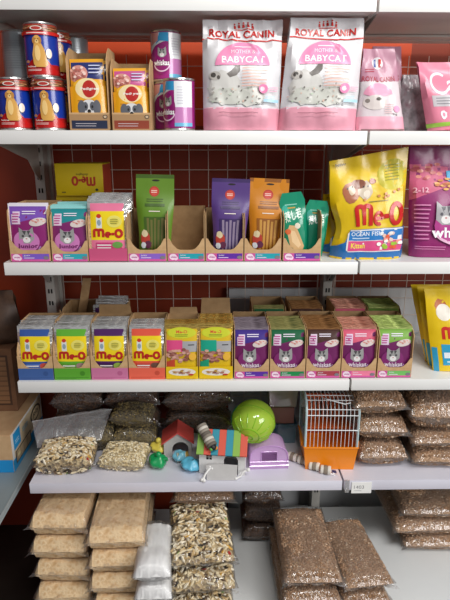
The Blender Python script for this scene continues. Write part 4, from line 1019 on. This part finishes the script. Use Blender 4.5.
# soft little toys in wrap, left
def dome_toy(px, py, col, r, label, lobes=6, sq=1.0, tilt=0, knob=True, y=None):
    g = ground(px, py); m = MB(); mt = ink(col, .35, coat=.3)
    m.grid(lambda u, v: Vector((r*(1+.08*math.cos(lobes*2*PI*u)*math.sin(PI*v))*math.sin(PI*v)*math.cos(2*PI*u), r*(1+.08*math.cos(lobes*2*PI*u)*math.sin(PI*v))*math.sin(PI*v)*math.sin(2*PI*u), r*sq*(1-math.cos(PI*v))+(.004*math.sin(9*u+v*7) if .1 < v < .9 else 0))), 36, 16, mt)
    o = m.build('soft_toy'); o.location = (g.x, g.y, zE+.001)
    if knob:
        k = MB(); k.sphere((0, -.2*r, 2*r*sq+.004), r*.34, mt, 14, 10); k.tube([(r*.5, -.5*r, 1.6*r*sq), (r*.9, -.6*r, 1.75*r*sq), (r*1.05, -.5*r, 1.3*r*sq)], [r*.2, r*.17, r*.1], mt, 10); k.build('knob', o)
    o.rotation_euler = (0, tilt, .3)
    return tag(o, label, 'pet toy', 'little bright pet toys')
dome_toy(157, 468, '#0f9a55', .026, 'shiny green round toy at the left of the toys', 5, .85, .1)
o = dome_toy(160, 452, '#ecd95a', .027, 'pale yellow toy behind the green one', 4, .75, -.1)
dome_toy(190, 470, '#5fb9d8', .028, 'sky blue lobed toy nearer the white house', 7, .62, .1, False)
dome_toy(180, 461, '#79c4dc', .022, 'paler blue toy just behind the sky blue one', 6, .7, 0, False)

# lilac plastic house
def tinted(name, col, tint, haze=.45, gloss=.12): return clear(name, tint, gloss, .12, haze, 20, .15, col)
LIL = tinted('lilac_clear_plastic', '#f4ccfc', '#f4e0f8', .58, .04)
a, c = ground(250, 468), ground(287, 466); w = c.x-a.x
h = empty('hamster_bath', 'translucent lilac plastic bath house with a square window', 'hamster bath', ((a.x+c.x)/2, a.y-.005, zE), (0, 0, .04))
m = MB(); hw = w/2; H = .078; dp = .075; n = 12
prof = [(-hw, 0), (-hw, H*.45)]+[(-hw*math.cos(PI*k/n)*(1 if abs(math.cos(PI*k/n)) > .7 else 1), H*.45+H*.55*math.sin(PI*k/n)**.7) for k in range(1, n)]+[(hw, H*.45), (hw, 0)]
for i in range(len(prof)-1):
    (x0, z0), (x1, z1) = prof[i], prof[i+1]; m.poly([(x0, 0, z0), (x1, 0, z1), (x1, dp, z1), (x0, dp, z0)], LIL)
m.poly([(x, dp, z) for x, z in prof], LIL); m.box(-hw, hw, 0, dp, 0, .002, LIL)
# front wall round a square window
wx, wz0, wz1 = hw*.42, H*.34, H*.74
m.poly([(-hw, 0, 0), (hw, 0, 0), (hw, 0, wz0), (-hw, 0, wz0)], LIL); m.poly([(-hw, 0, wz0), (-wx, 0, wz0), (-wx, 0, wz1), (-hw*.93, 0, wz1*.98), (-hw, 0, H*.45)], LIL)
m.poly([(hw, 0, wz0), (wx, 0, wz0), (wx, 0, wz1), (hw*.93, 0, wz1*.98), (hw, 0, H*.45)], LIL)
m.poly([(-hw*.93, 0, wz1*.98)]+[(x, 0, z) for x, z in prof if z > wz1]+[(hw*.93, 0, wz1*.98), (wx, 0, wz1), (-wx, 0, wz1)], LIL)
m.build('shell', h, smooth=False)
m = MB(); LR = tinted('lilac_rim_plastic', '#e4b8f0', '#eed4f4', .7, .05)
m.tube([(-wx, -.001, wz0), (wx, -.001, wz0), (wx, -.001, wz1), (-wx, -.001, wz1), (-wx, -.001, wz0)], .0017, LR, 6)
m.tube([(x, -.001, z) for x, z in prof], .0018, LR, 6); m.tube([(-hw-.002, -.003, .012), (hw+.002, -.003, .012)], .003, LR, 6); m.tube([(-hw-.002, -.003, .026), (hw+.002, -.003, .026)], .0018, LR, 6)
m.build('rim', h)
# green exercise ball
cen = at(253.5, 421, Y=.115); r = 21.6/((cen-CAM).dot(FW))**-1/F_PX
GRN = tinted('green_clear_plastic', '#d4fa58', '#dcf878', .55, .04)
h = empty('exercise_ball', 'bright green see-through hamster ball on top of the lilac house', 'hamster ball', cen)
m = MB(); m.sphere((0, 0, 0), r, GRN, 36, 22); m.build('shell', h)
m = MB(); GR = tinted('green_rim_plastic', '#a6e234', '#c8f060', .6, .05)
def circ(R, y, n=36): return [(R*math.cos(2*PI*k/n), y, R*math.sin(2*PI*k/n)) for k in range(n+1)]
m.tube(circ(r*1.005, 0), .0014, GR, 6); m.tube(circ(r*.45, -r*.895), .0016, GR, 6); m.tube(circ(r*.18, -r*.985), .0018, GR, 6)
for k in range(14):
    t = 2*PI*k/14; m.tube([((r*1.002)*math.sin(q)*math.cos(t), -(r*1.002)*math.cos(q), (r*1.002)*math.sin(q)*math.sin(t)) for q in (.55, .7, .85, 1.0, 1.15)], .0013, GR, 5)
o = m.build('rib', h); h.rotation_euler = (.35, .1, -.25)
# teal cord loop behind
m = MB(); c0 = at(243, 419, Y=.185); m.tube([(c0.x+.036*math.cos(2*PI*k/24), .185, c0.z+.052*math.sin(2*PI*k/24)) for k in range(25)], .0018, ink('#2a9a8a', .4), 8)
m.tube([(c0.x-.02, .186, c0.z-.044), (c0.x-.018, .19, zE+.03), (c0.x-.02, .19, zE+.002)], .0018, ink('#2a9a8a', .4), 8)
tag(m.build('teal_cord'), 'thin teal cord looped behind the green ball', 'cord')
# tubs stacked behind
def tub(x0, x1, zb, ht, Y, D, mat, lid, label, name='plastic_tub', taper=.9):
    a, c = at(x0, 430, Y=Y).x, at(x1, 430, Y=Y).x; w = c-a; m = MB(); hw = w/2
    q = lambda s, z: [(-hw*s, D*(1-s)/2, z), (hw*s, D*(1-s)/2, z), (hw*s, D-D*(1-s)/2, z), (-hw*s, D-D*(1-s)/2, z)]
    A0, A1 = q(taper, 0), q(1, ht)
    for i in range(4): m.poly([A0[i], A0[(i+1) % 4], A1[(i+1) % 4], A1[i]], mat)
    m.poly(A0, mat); o = m.build(name, smooth=False); o.location = ((a+c)/2, Y, zb)
    if lid: l = MB(); l.box(-hw-.003, hw+.003, -.003, D+.003, ht, ht+.008, lid, .002); l.build('lid', o)
    return tag(o, label, 'tub', 'plastic tubs behind the ball')
tub(268, 297, zE, .07, .2, .11, tinted('blue_clear_plastic', '#7fb3c4', '#a8d4e0', .4), None, 'cloudy blue plastic tub on the shelf behind the lilac house')
m = MB(); x = at(283, 420, Y=.2).x; m.box(-.036, .036, 0, .12, 0, .055, ink('#a8776a', .6), .002); o = m.build('carton'); o.location = (x, .205, zE+.0705); tag(o, 'dull pink-brown carton between the two plastic tubs', 'carton')
tub(268, 297, zE+.126, .07, .205, .12, tinted('milky_clear_plastic', '#d6d2b8', '#efeec8', .5), ink('#c8c22c', .4), 'milky tub with a yellow-green lid at the top of the pile')

# chew sticks tied in a row
m_ = [ink('#8d8070', .85), ink('#e2dccf', .8)]
ST = None
for k, (px, py) in enumerate(((288, 458), (298, 462), (309, 468), (320, 472))):
    g = ground(px, py)
    if ST is None:
        ST = MB()
        ST.lathe([(0, 0), (.011, 0), (.0125, .002)], m_[1], 18)
        ST.lathe([(.0125, .002), (.0125, .008), (.011, .009), (.0105, .02), (.011, .021), (.0125, .022), (.0125, .028)], m_[1], 18); ST.lathe([(.0112, .0095), (.0128, .011), (.0128, .019), (.0112, .0205)], m_[0], 18); ST.lathe([(.0125, .028), (.011, .030), (0, .030)], m_[1], 18)
        o = first = ST.build('chew_stick')
    else: o = dup(first)
    o.location = (g.x, g.y-.004, zE+.0131); o.rotation_euler = (PI/2, 0, .95+.12*k)
    tag(o, ('striped chew roll at the left end of the row before the cage', 'second striped chew roll from the lilac house', 'third striped chew roll from the lilac house', 'striped chew roll at the right end of the row, under the cage corner')[k], 'chew toy', 'row of chew rolls')
m = MB(); g = ground(332, 474); m.grid(lambda u, v: Vector((g.x-.018+.034*u, g.y-.01+.02*v, zE+.002+.006*math.sin(PI*u)*math.sin(PI*v)+.003*v)), 8, 6, FILM_T)
A = Art(.5); A.rect(.5, .2, .9, .8, '#2b2f5c'); A.rect(.1, .2, .4, .7, '#e88a6c'); A.apply(m, lambda x, y, o: Vector((g.x-.018+.034*x, g.y-.01+.02*y, zE+.004+.006*math.sin(PI*x)*math.sin(PI*y)+.003*y+o)), 6, 4)
tag(m.build('wrapper'), 'scrap of clear wrapper with coral and navy print before the cage', 'wrapper')

# ------------------------------------------------------------ the cage
a, c = at(303, 466, Y=.055), at(356, 466, Y=.055)
cw = c.x-a.x; ch = at(330, 394, Y=.1).z-zE; cd = .13
cage = empty('hamster_cage', 'small hamster cage with an orange tub and white wires', 'cage', ((a.x+c.x)/2, .05, zE), (0, 0, -.03))
ORG = ink('#f08a12', .35, coat=.3); WIR = ink('#e6e9ea', .3); SID = ink('#b9cfd2', .35)
th = .076
m = MB(); s = .9
lo = [(-cw/2*s, cd*.05, .0), (cw/2*s, cd*.05, 0), (cw/2*s, cd*.95, 0), (-cw/2*s, cd*.95, 0)]; hi = [(-cw/2, 0, th), (cw/2, 0, th), (cw/2, cd, th), (-cw/2, cd, th)]
m.poly(lo, ORG)
for i in range(4): m.poly([lo[i], lo[(i+1) % 4], hi[(i+1) % 4], hi[i]], ORG); m.tube([hi[i], hi[(i+1) % 4]], .003, ORG, 8)
tubo = m.build('tub', cage, smooth=False)
for q in (-1, 1):
    m = MB(); m.box(q*(cw/2+.003)-.004, q*(cw/2+.003)+.004, .02, .05, th-.006, th+.01, ORG, .001); m.build('latch', tubo, smooth=False)
def sec(v, n=10):  # cross-section of the wire top, curving over
    pass
path = [(0.003, th)]+[(.003, th+(ch-th-.045)*k/3) for k in (1, 2, 3)]
zc = path[-1][1]
for k in range(1, 9):
    t = PI/2*k/8; path.append((.003+.05*(1-math.cos(t)), zc+.045*math.sin(t)))
path += [(cd-.04, zc+.045)]+[(cd-.04+.037*math.sin(PI/2*k/5), zc+.045-.037*(1-math.cos(PI/2*k/5))) for k in range(1, 6)]+[(cd-.003, th)]
m = MB(); nW = 13
for k in range(nW+1):
    x = -cw/2+.006+(cw-.012)*k/nW; m.tube([(x, y, z) for y, z in path], .0009, WIR, 6)
for idx in (0, 3, 5, 8, 10, 14): 
    y, z = path[min(idx, len(path)-1)]; m.tube([(-cw/2+.004, y-.001, z), (cw/2-.004, y-.001, z)], .0013, WIR, 6)
zz = th+(zc-th)*.55; m.tube([(-cw/2+.004, .001, zz), (cw/2-.004, .001, zz)], .0014, WIR, 6)
m.build('wire_top', cage)
for q in (-1, 1):
    m = MB(); x = q*(cw/2-.003); P = [(x-.0015, y, z) for y, z in path]
    m.slab(P, (.003, 0, 0), tinted('side_clear_plastic', '#bcd4d6', '#dbe9ea', .5)); m.tube([(x, y, z) for y, z in path], .0032, SID, 8)
    m.build('side_panel', cage)
m = MB(); m.tube([(-.03, .02, ch+.002), (-.02, .0, ch+.008), (.03, -.006, ch-.004), (.05, .01, ch-.008)], .0016, WIR, 6); m.build('handle', cage)
m = MB(); OR2 = ink('#c8561c', .5)
for k in range(10):
    x = -cw/2+.014+(cw-.028)*k/9; m.box(x-.004, x+.004, cd-.012, cd-.006, th-.02, zc+.01, OR2, .001)
m.box(-cw/2+.01, cw/2-.01, cd-.013, cd-.005, zc, zc+.012, OR2); m.box(-cw/2+.01, cw/2-.01, .06, cd-.006, th+.03, th+.033, OR2)
m.build('back_slats', cage, smooth=False)

# ------------------------------------------------------------ base shelf bags
zF = TOP['F']+.0006
def stack(kind, x0, x1, pyf, ztop, n, l, labels, name, cat, grp, h, v0=0, jit=.006, rzs=0, kk=1.0, fwd=0):
    a, c = at(x0, pyf, Z=ztop), at(x1, pyf, Z=ztop); w = c.x-a.x; X = (a.x+c.x)/2; Y = (a.y+c.y)/2
    for i in range(n):
        r = random.Random(i+int(x0)); 
        place_bag(kind, w, l, h, (X+r.uniform(-jit, jit), Y-fwd*(n-1-i)+r.uniform(-jit, jit), ztop-h*kk-(n-1-i)*h*kk), rzs+r.uniform(-.04, .04), labels[i], name, cat, grp, (v0+i) % (1 if kind in ('white',) else 2))
zt = .452; hS = (zt-zF)/4
stack('saw', 29, 88, 516, zt, 4, .30, ['pale sawdust block, lowest of the left stack', 'pale sawdust block, third from the top of the left stack', 'pale sawdust block, second from the top of the left stack', 'pale sawdust block topping the left stack'], 'sawdust_bag', 'bag', 'packs of sawdust', hS, fwd=.009)
zt = .44; hS = (zt-zF)/4
stack('saw', 86, 147, 532, zt, 4, .32, ['pale sawdust block, lowest of the stack beside the white bags', 'pale sawdust block, third from the top beside the white bags', 'pale sawdust block, second from the top beside the white bags', 'pale sawdust block topping the stack beside the white bags'], 'sawdust_bag', 'bag', 'packs of sawdust', hS, v0=1, fwd=.004)
stack('white', 132, 171, 564,   .39, 3, .2, ['white bag lowest in its little stack', 'white bag second from the top beside the sawdust', 'white bag topping its stack beside the sawdust'], 'sand_bag', 'bag', 'white bags of sand', (.39-zF)/3, jit=.008)
stack('mix', 169, 236, 552, .385, 3, .26, ['clear bag of chunky mixed feed, lowest of its stack', 'clear bag of chunky mixed feed in the middle of its stack', 'clear bag of chunky mixed feed topping its stack on the base shelf'], 'feed_bag', 'bag', 'mixed feed bags on the base shelf', (.385-zF)/3, fwd=.02, jit=.004, rzs=.05)
a = at(170, 512, Z=.44); c = at(236, 512, Z=.44)
place_bag('pellet', c.x-a.x, .24, .06, ((a.x+c.x)/2, .05, .386), .03, 'clear bag of light brown pellets resting behind the top mixed feed bag', 'pellet_bag', 'bag', PB, 1, .0)
stack('pellet', 284, 345, 572, .36, 3, .31, ['clear pellet bag, lowest of the stack left of the bare shelf, centre', 'clear pellet bag, middle of the centre stack', 'big clear pellet bag sloping back on top of the centre stack'], 'pellet_bag', 'bag', PB, (.36-zF)/3, jit=.004, rzs=.04)
stack('pellet', 343, 396, 576, .34, 3, .27, ['clear pellet bag, lowest of the stack nearest the bare shelf', 'clear pellet bag, middle of the stack nearest the bare shelf', 'clear pellet bag leaning on top of the stack nearest the bare shelf'], 'pellet_bag', 'bag', PB, (.34-zF)/3, v0=1, jit=.004, rzs=.08)
for i in range(4):
    place_bag('dark', .13, .17, .07, (at(263, 520, Y=.14).x, .155, zF+i*.071), .02*(-1)**i, ['dark bag lowest in the gap behind the mixed feed', 'dark bag second from the bottom in the gap', 'dark bag second from the top in the dark gap', 'dark bag topping the pile in the dark gap'][i], 'pellet_bag', 'bag', 'dark bags in the gap', i % 2)
for i in range(3):
    a = at((394, 393, 398)[2-i], 545, Y=.1); place_bag('pellet', .25, .24, .062, (a.x+.125+(.02, .0, .012)[i], .10, zF+i*.0625), (-.02, .03, -.03)[i], ['clear pellet bag, lowest of the three on the bare right base shelf', 'clear pellet bag between two others on the bare right base shelf', 'clear pellet bag topping the three on the bare right base shelf'][i], 'pellet_bag', 'bag', PB, i % 2)

# ------------------------------------------------------------ the neighbouring unit on the left wall
ZL = .478
b = MB(); GB = noisy('blue_grey_shelf_paint', ['#7d8a8e', '#8c989b'], 6, .35)
b.box(-1.5, -.952, -1.2, .44, ZL-.012, ZL, GB, .001); b.box(-.954, -.9505, -1.2, .44, ZL-.02, ZL, ink('#a9b2b4', .3))
o = b.build('side_shelf'); tag(o, 'blue-grey shelf of the neighbouring unit running towards the camera at the left', 'shelf')
for Y in (-1.1, .38):
    l = MB(); l.box(-1.49, -1.455, Y, Y+.03, 0, ZL-.012, GB); l.build('leg', o, smooth=False)
    l = MB(); l.box(-.985, -.956, Y, Y+.03, 0, ZL-.012, GB); l.build('leg', o, smooth=False)
CARD = noisy('pale_cardboard', ['#bf9b72', '#cbaa80'], 30, .75); CARD2 = noisy('brown_cardboard', ['#6e4c34', '#7d583c'], 30, .8)
x1 = -.984; y0, y1, z1 = .11, .40, .605; x0 = -1.36; bz = ZL+.0006
b = MB(); b.box(x0, x1, y0, y1, bz, z1, CARD, .0015)
A = Art((z1-bz)/(y1-y0), .5); A.rect(0, 0, 1, 1, '#e9e6e0'); A.rect(0, 0, 1, .3, '#1f95d2'); A.rect(.06, .3, .96, .94, '#d9c3a0'); A.rect(.06, .5, .26, .94, '#1f95d2'); A.lines(.1, .62, .22, .74, 2, '#bfe2f2', .4)
A.rect(.08, .12, .56, .44, '#3a3530'); A.rect(.1, .15, .54, .41, '#c9b08c'); 
for k in range(4): A.rect(.12+.1*k, .15, .125+.1*k, .41, '#3a3530')
A.rect(.13, .25, .2, .33, '#efe0a8'); A.ell(.76, .68, .17, .2, '#2a2624'); A.ell(.76, .68, .14, .15, '#cbb592'); A.text('Jolly', .66, .6, .86, .78, '#2a2624', .03, slant=.03); A.lines(.32, .66, .5, .8, 2, '#8ab8cc', .4)
A.apply(b, lambda x, y, o: Vector((x1+o, y0+(y1-y0)*x, bz+(z1-bz)*y)))
A = Art(.4, .5); A.rect(0, 0, 1, .34, '#1c8fd0')
A.apply(b, lambda x, y, o: Vector((x0+(x1-x0)*x, y0-o, bz+(z1-bz)*y)))
tag(b.build('cardboard_box', smooth=False), 'pale cardboard box with a blue base band on the left side shelf', 'box', 'cardboard boxes')
p = at(18, 411, Z=z1+.001); X1 = p.x; Y0 = max(p.y, y0); Z2 = at(13, 347, X=X1).z
b = MB(); bx0 = -1.36; b.box(bx0, X1, Y0, .46-.02, z1+.0008, Z2, CARD2, .0015)
A = Art(.6, .6); A.rect(.62, .1, .96, .9, '#4a3222'); A.rect(.64, .13, .94, .87, '#8a6444')
for k in range(9): A.rect(.64, .17+.08*k, .94, .18+.08*k, '#4a3222')
A.apply(b, lambda x, y, o: Vector((bx0+(X1-bx0)*x, Y0-o, z1+.001+(Z2-z1)*y)))
tag(b.build('cardboard_box', smooth=False), 'dark brown cardboard box with a printed table, on the blue-banded box', 'box', 'cardboard boxes')
pz = Z2+.002; a = at(13, 300, Y=Y0+.03)
P = Pillow(.3, .17, .12, seed=40, p=2.2, bot='flat', st=.02, rt=.6, amp=.008, fr=14, wr=.012, wid=lambda v: 1-.12*v*v); m = MB(); P.mesh(m, noisy('dark_sack', ['#33231a', '#4e382a', '#6a4e3a'], 18, .5, .5, .004))
o = m.build('sack'); o.location = (a.x-.15, Y0+.08, pz); tag(o, 'dark brown sack slumped on the upper cardboard box', 'sack')

# the limp empty top of the zip bag
a, b_, c, d = at(37, 448, Y=.12), at(101, 440, Y=.14), at(112, 408, Y=.2), at(32, 420, Y=.19)
m = MB(); wr = lambda p, k: Vector(p)+Vector((0, .006*noise.noise(Vector(p)*30+Vector((k, 0, 0))), .004*noise.noise(Vector(p)*22)))
m.grid(lambda u, v: wr(a.lerp(b_, u).lerp(d.lerp(c, u), v), 0), 14, 8, FILM_T); m.grid(lambda u, v: wr(a.lerp(b_, u).lerp(d.lerp(c, u), v)+Vector((0, .007*math.sin(PI*v), 0)), 5), 14, 8, FILM_T)
m.tube([d.lerp(c, k/8)+Vector((0, -.001, -.004)) for k in range(9)], .0012, ink('#d5d5d5', .2), 6)
zp = m.build('zip_top'); zp.parent = zbag; bpy.context.view_layer.update(); zp.matrix_parent_inverse = (Matrix.LocRotScale(zbag.location, zbag.rotation_euler, zbag.scale)).inverted()

# ------------------------------------------------------------ light
w = bpy.data.worlds.new('shop_daylight'); bpy.context.scene.world = w; w.use_nodes = True
w.node_tree.nodes['Background'].inputs[0].default_value = (.93, .96, 1, 1); w.node_tree.nodes['Background'].inputs[1].default_value = .3
def area(name, loc, target, sx, sy, P, col):
    l = bpy.data.lights.new(name, 'AREA'); l.shape = 'RECTANGLE'; l.size = sx; l.size_y = sy; l.energy = P; l.color = col
    o = bpy.data.objects.new(name, l); C.objects.link(o); o.location = loc
    o.rotation_euler = (Vector(target)-Vector(loc)).to_track_quat('-Z', 'Y').to_euler(); return o
area('shopfront_daylight', (2.3, -2.7, 2.2), (-.2, 0, .9), 2.0, 1.4, 82, (1, .98, .97))
area('ceiling_lamp', (.3, -1.45, 2.8), (-.1, 0, .9), 1.3, .35, 32, (1, .98, .95))

cam = bpy.data.cameras.new('camera'); co = bpy.data.objects.new('camera', cam); C.objects.link(co)
cam.sensor_fit = 'VERTICAL'; cam.sensor_height = 24; cam.lens = F_PX/600*24; cam.clip_start = .05
Mx = Matrix((RT, UP, -FW)).transposed().to_4x4(); Mx.translation = CAM; co.matrix_world = Mx
sc = bpy.context.scene; sc.camera = co
sc.view_settings.view_transform = 'Standard'; sc.view_settings.look = 'None'; sc.view_settings.exposure = 0; sc.view_settings.gamma = 1
sc.view_settings.use_curve_mapping = False
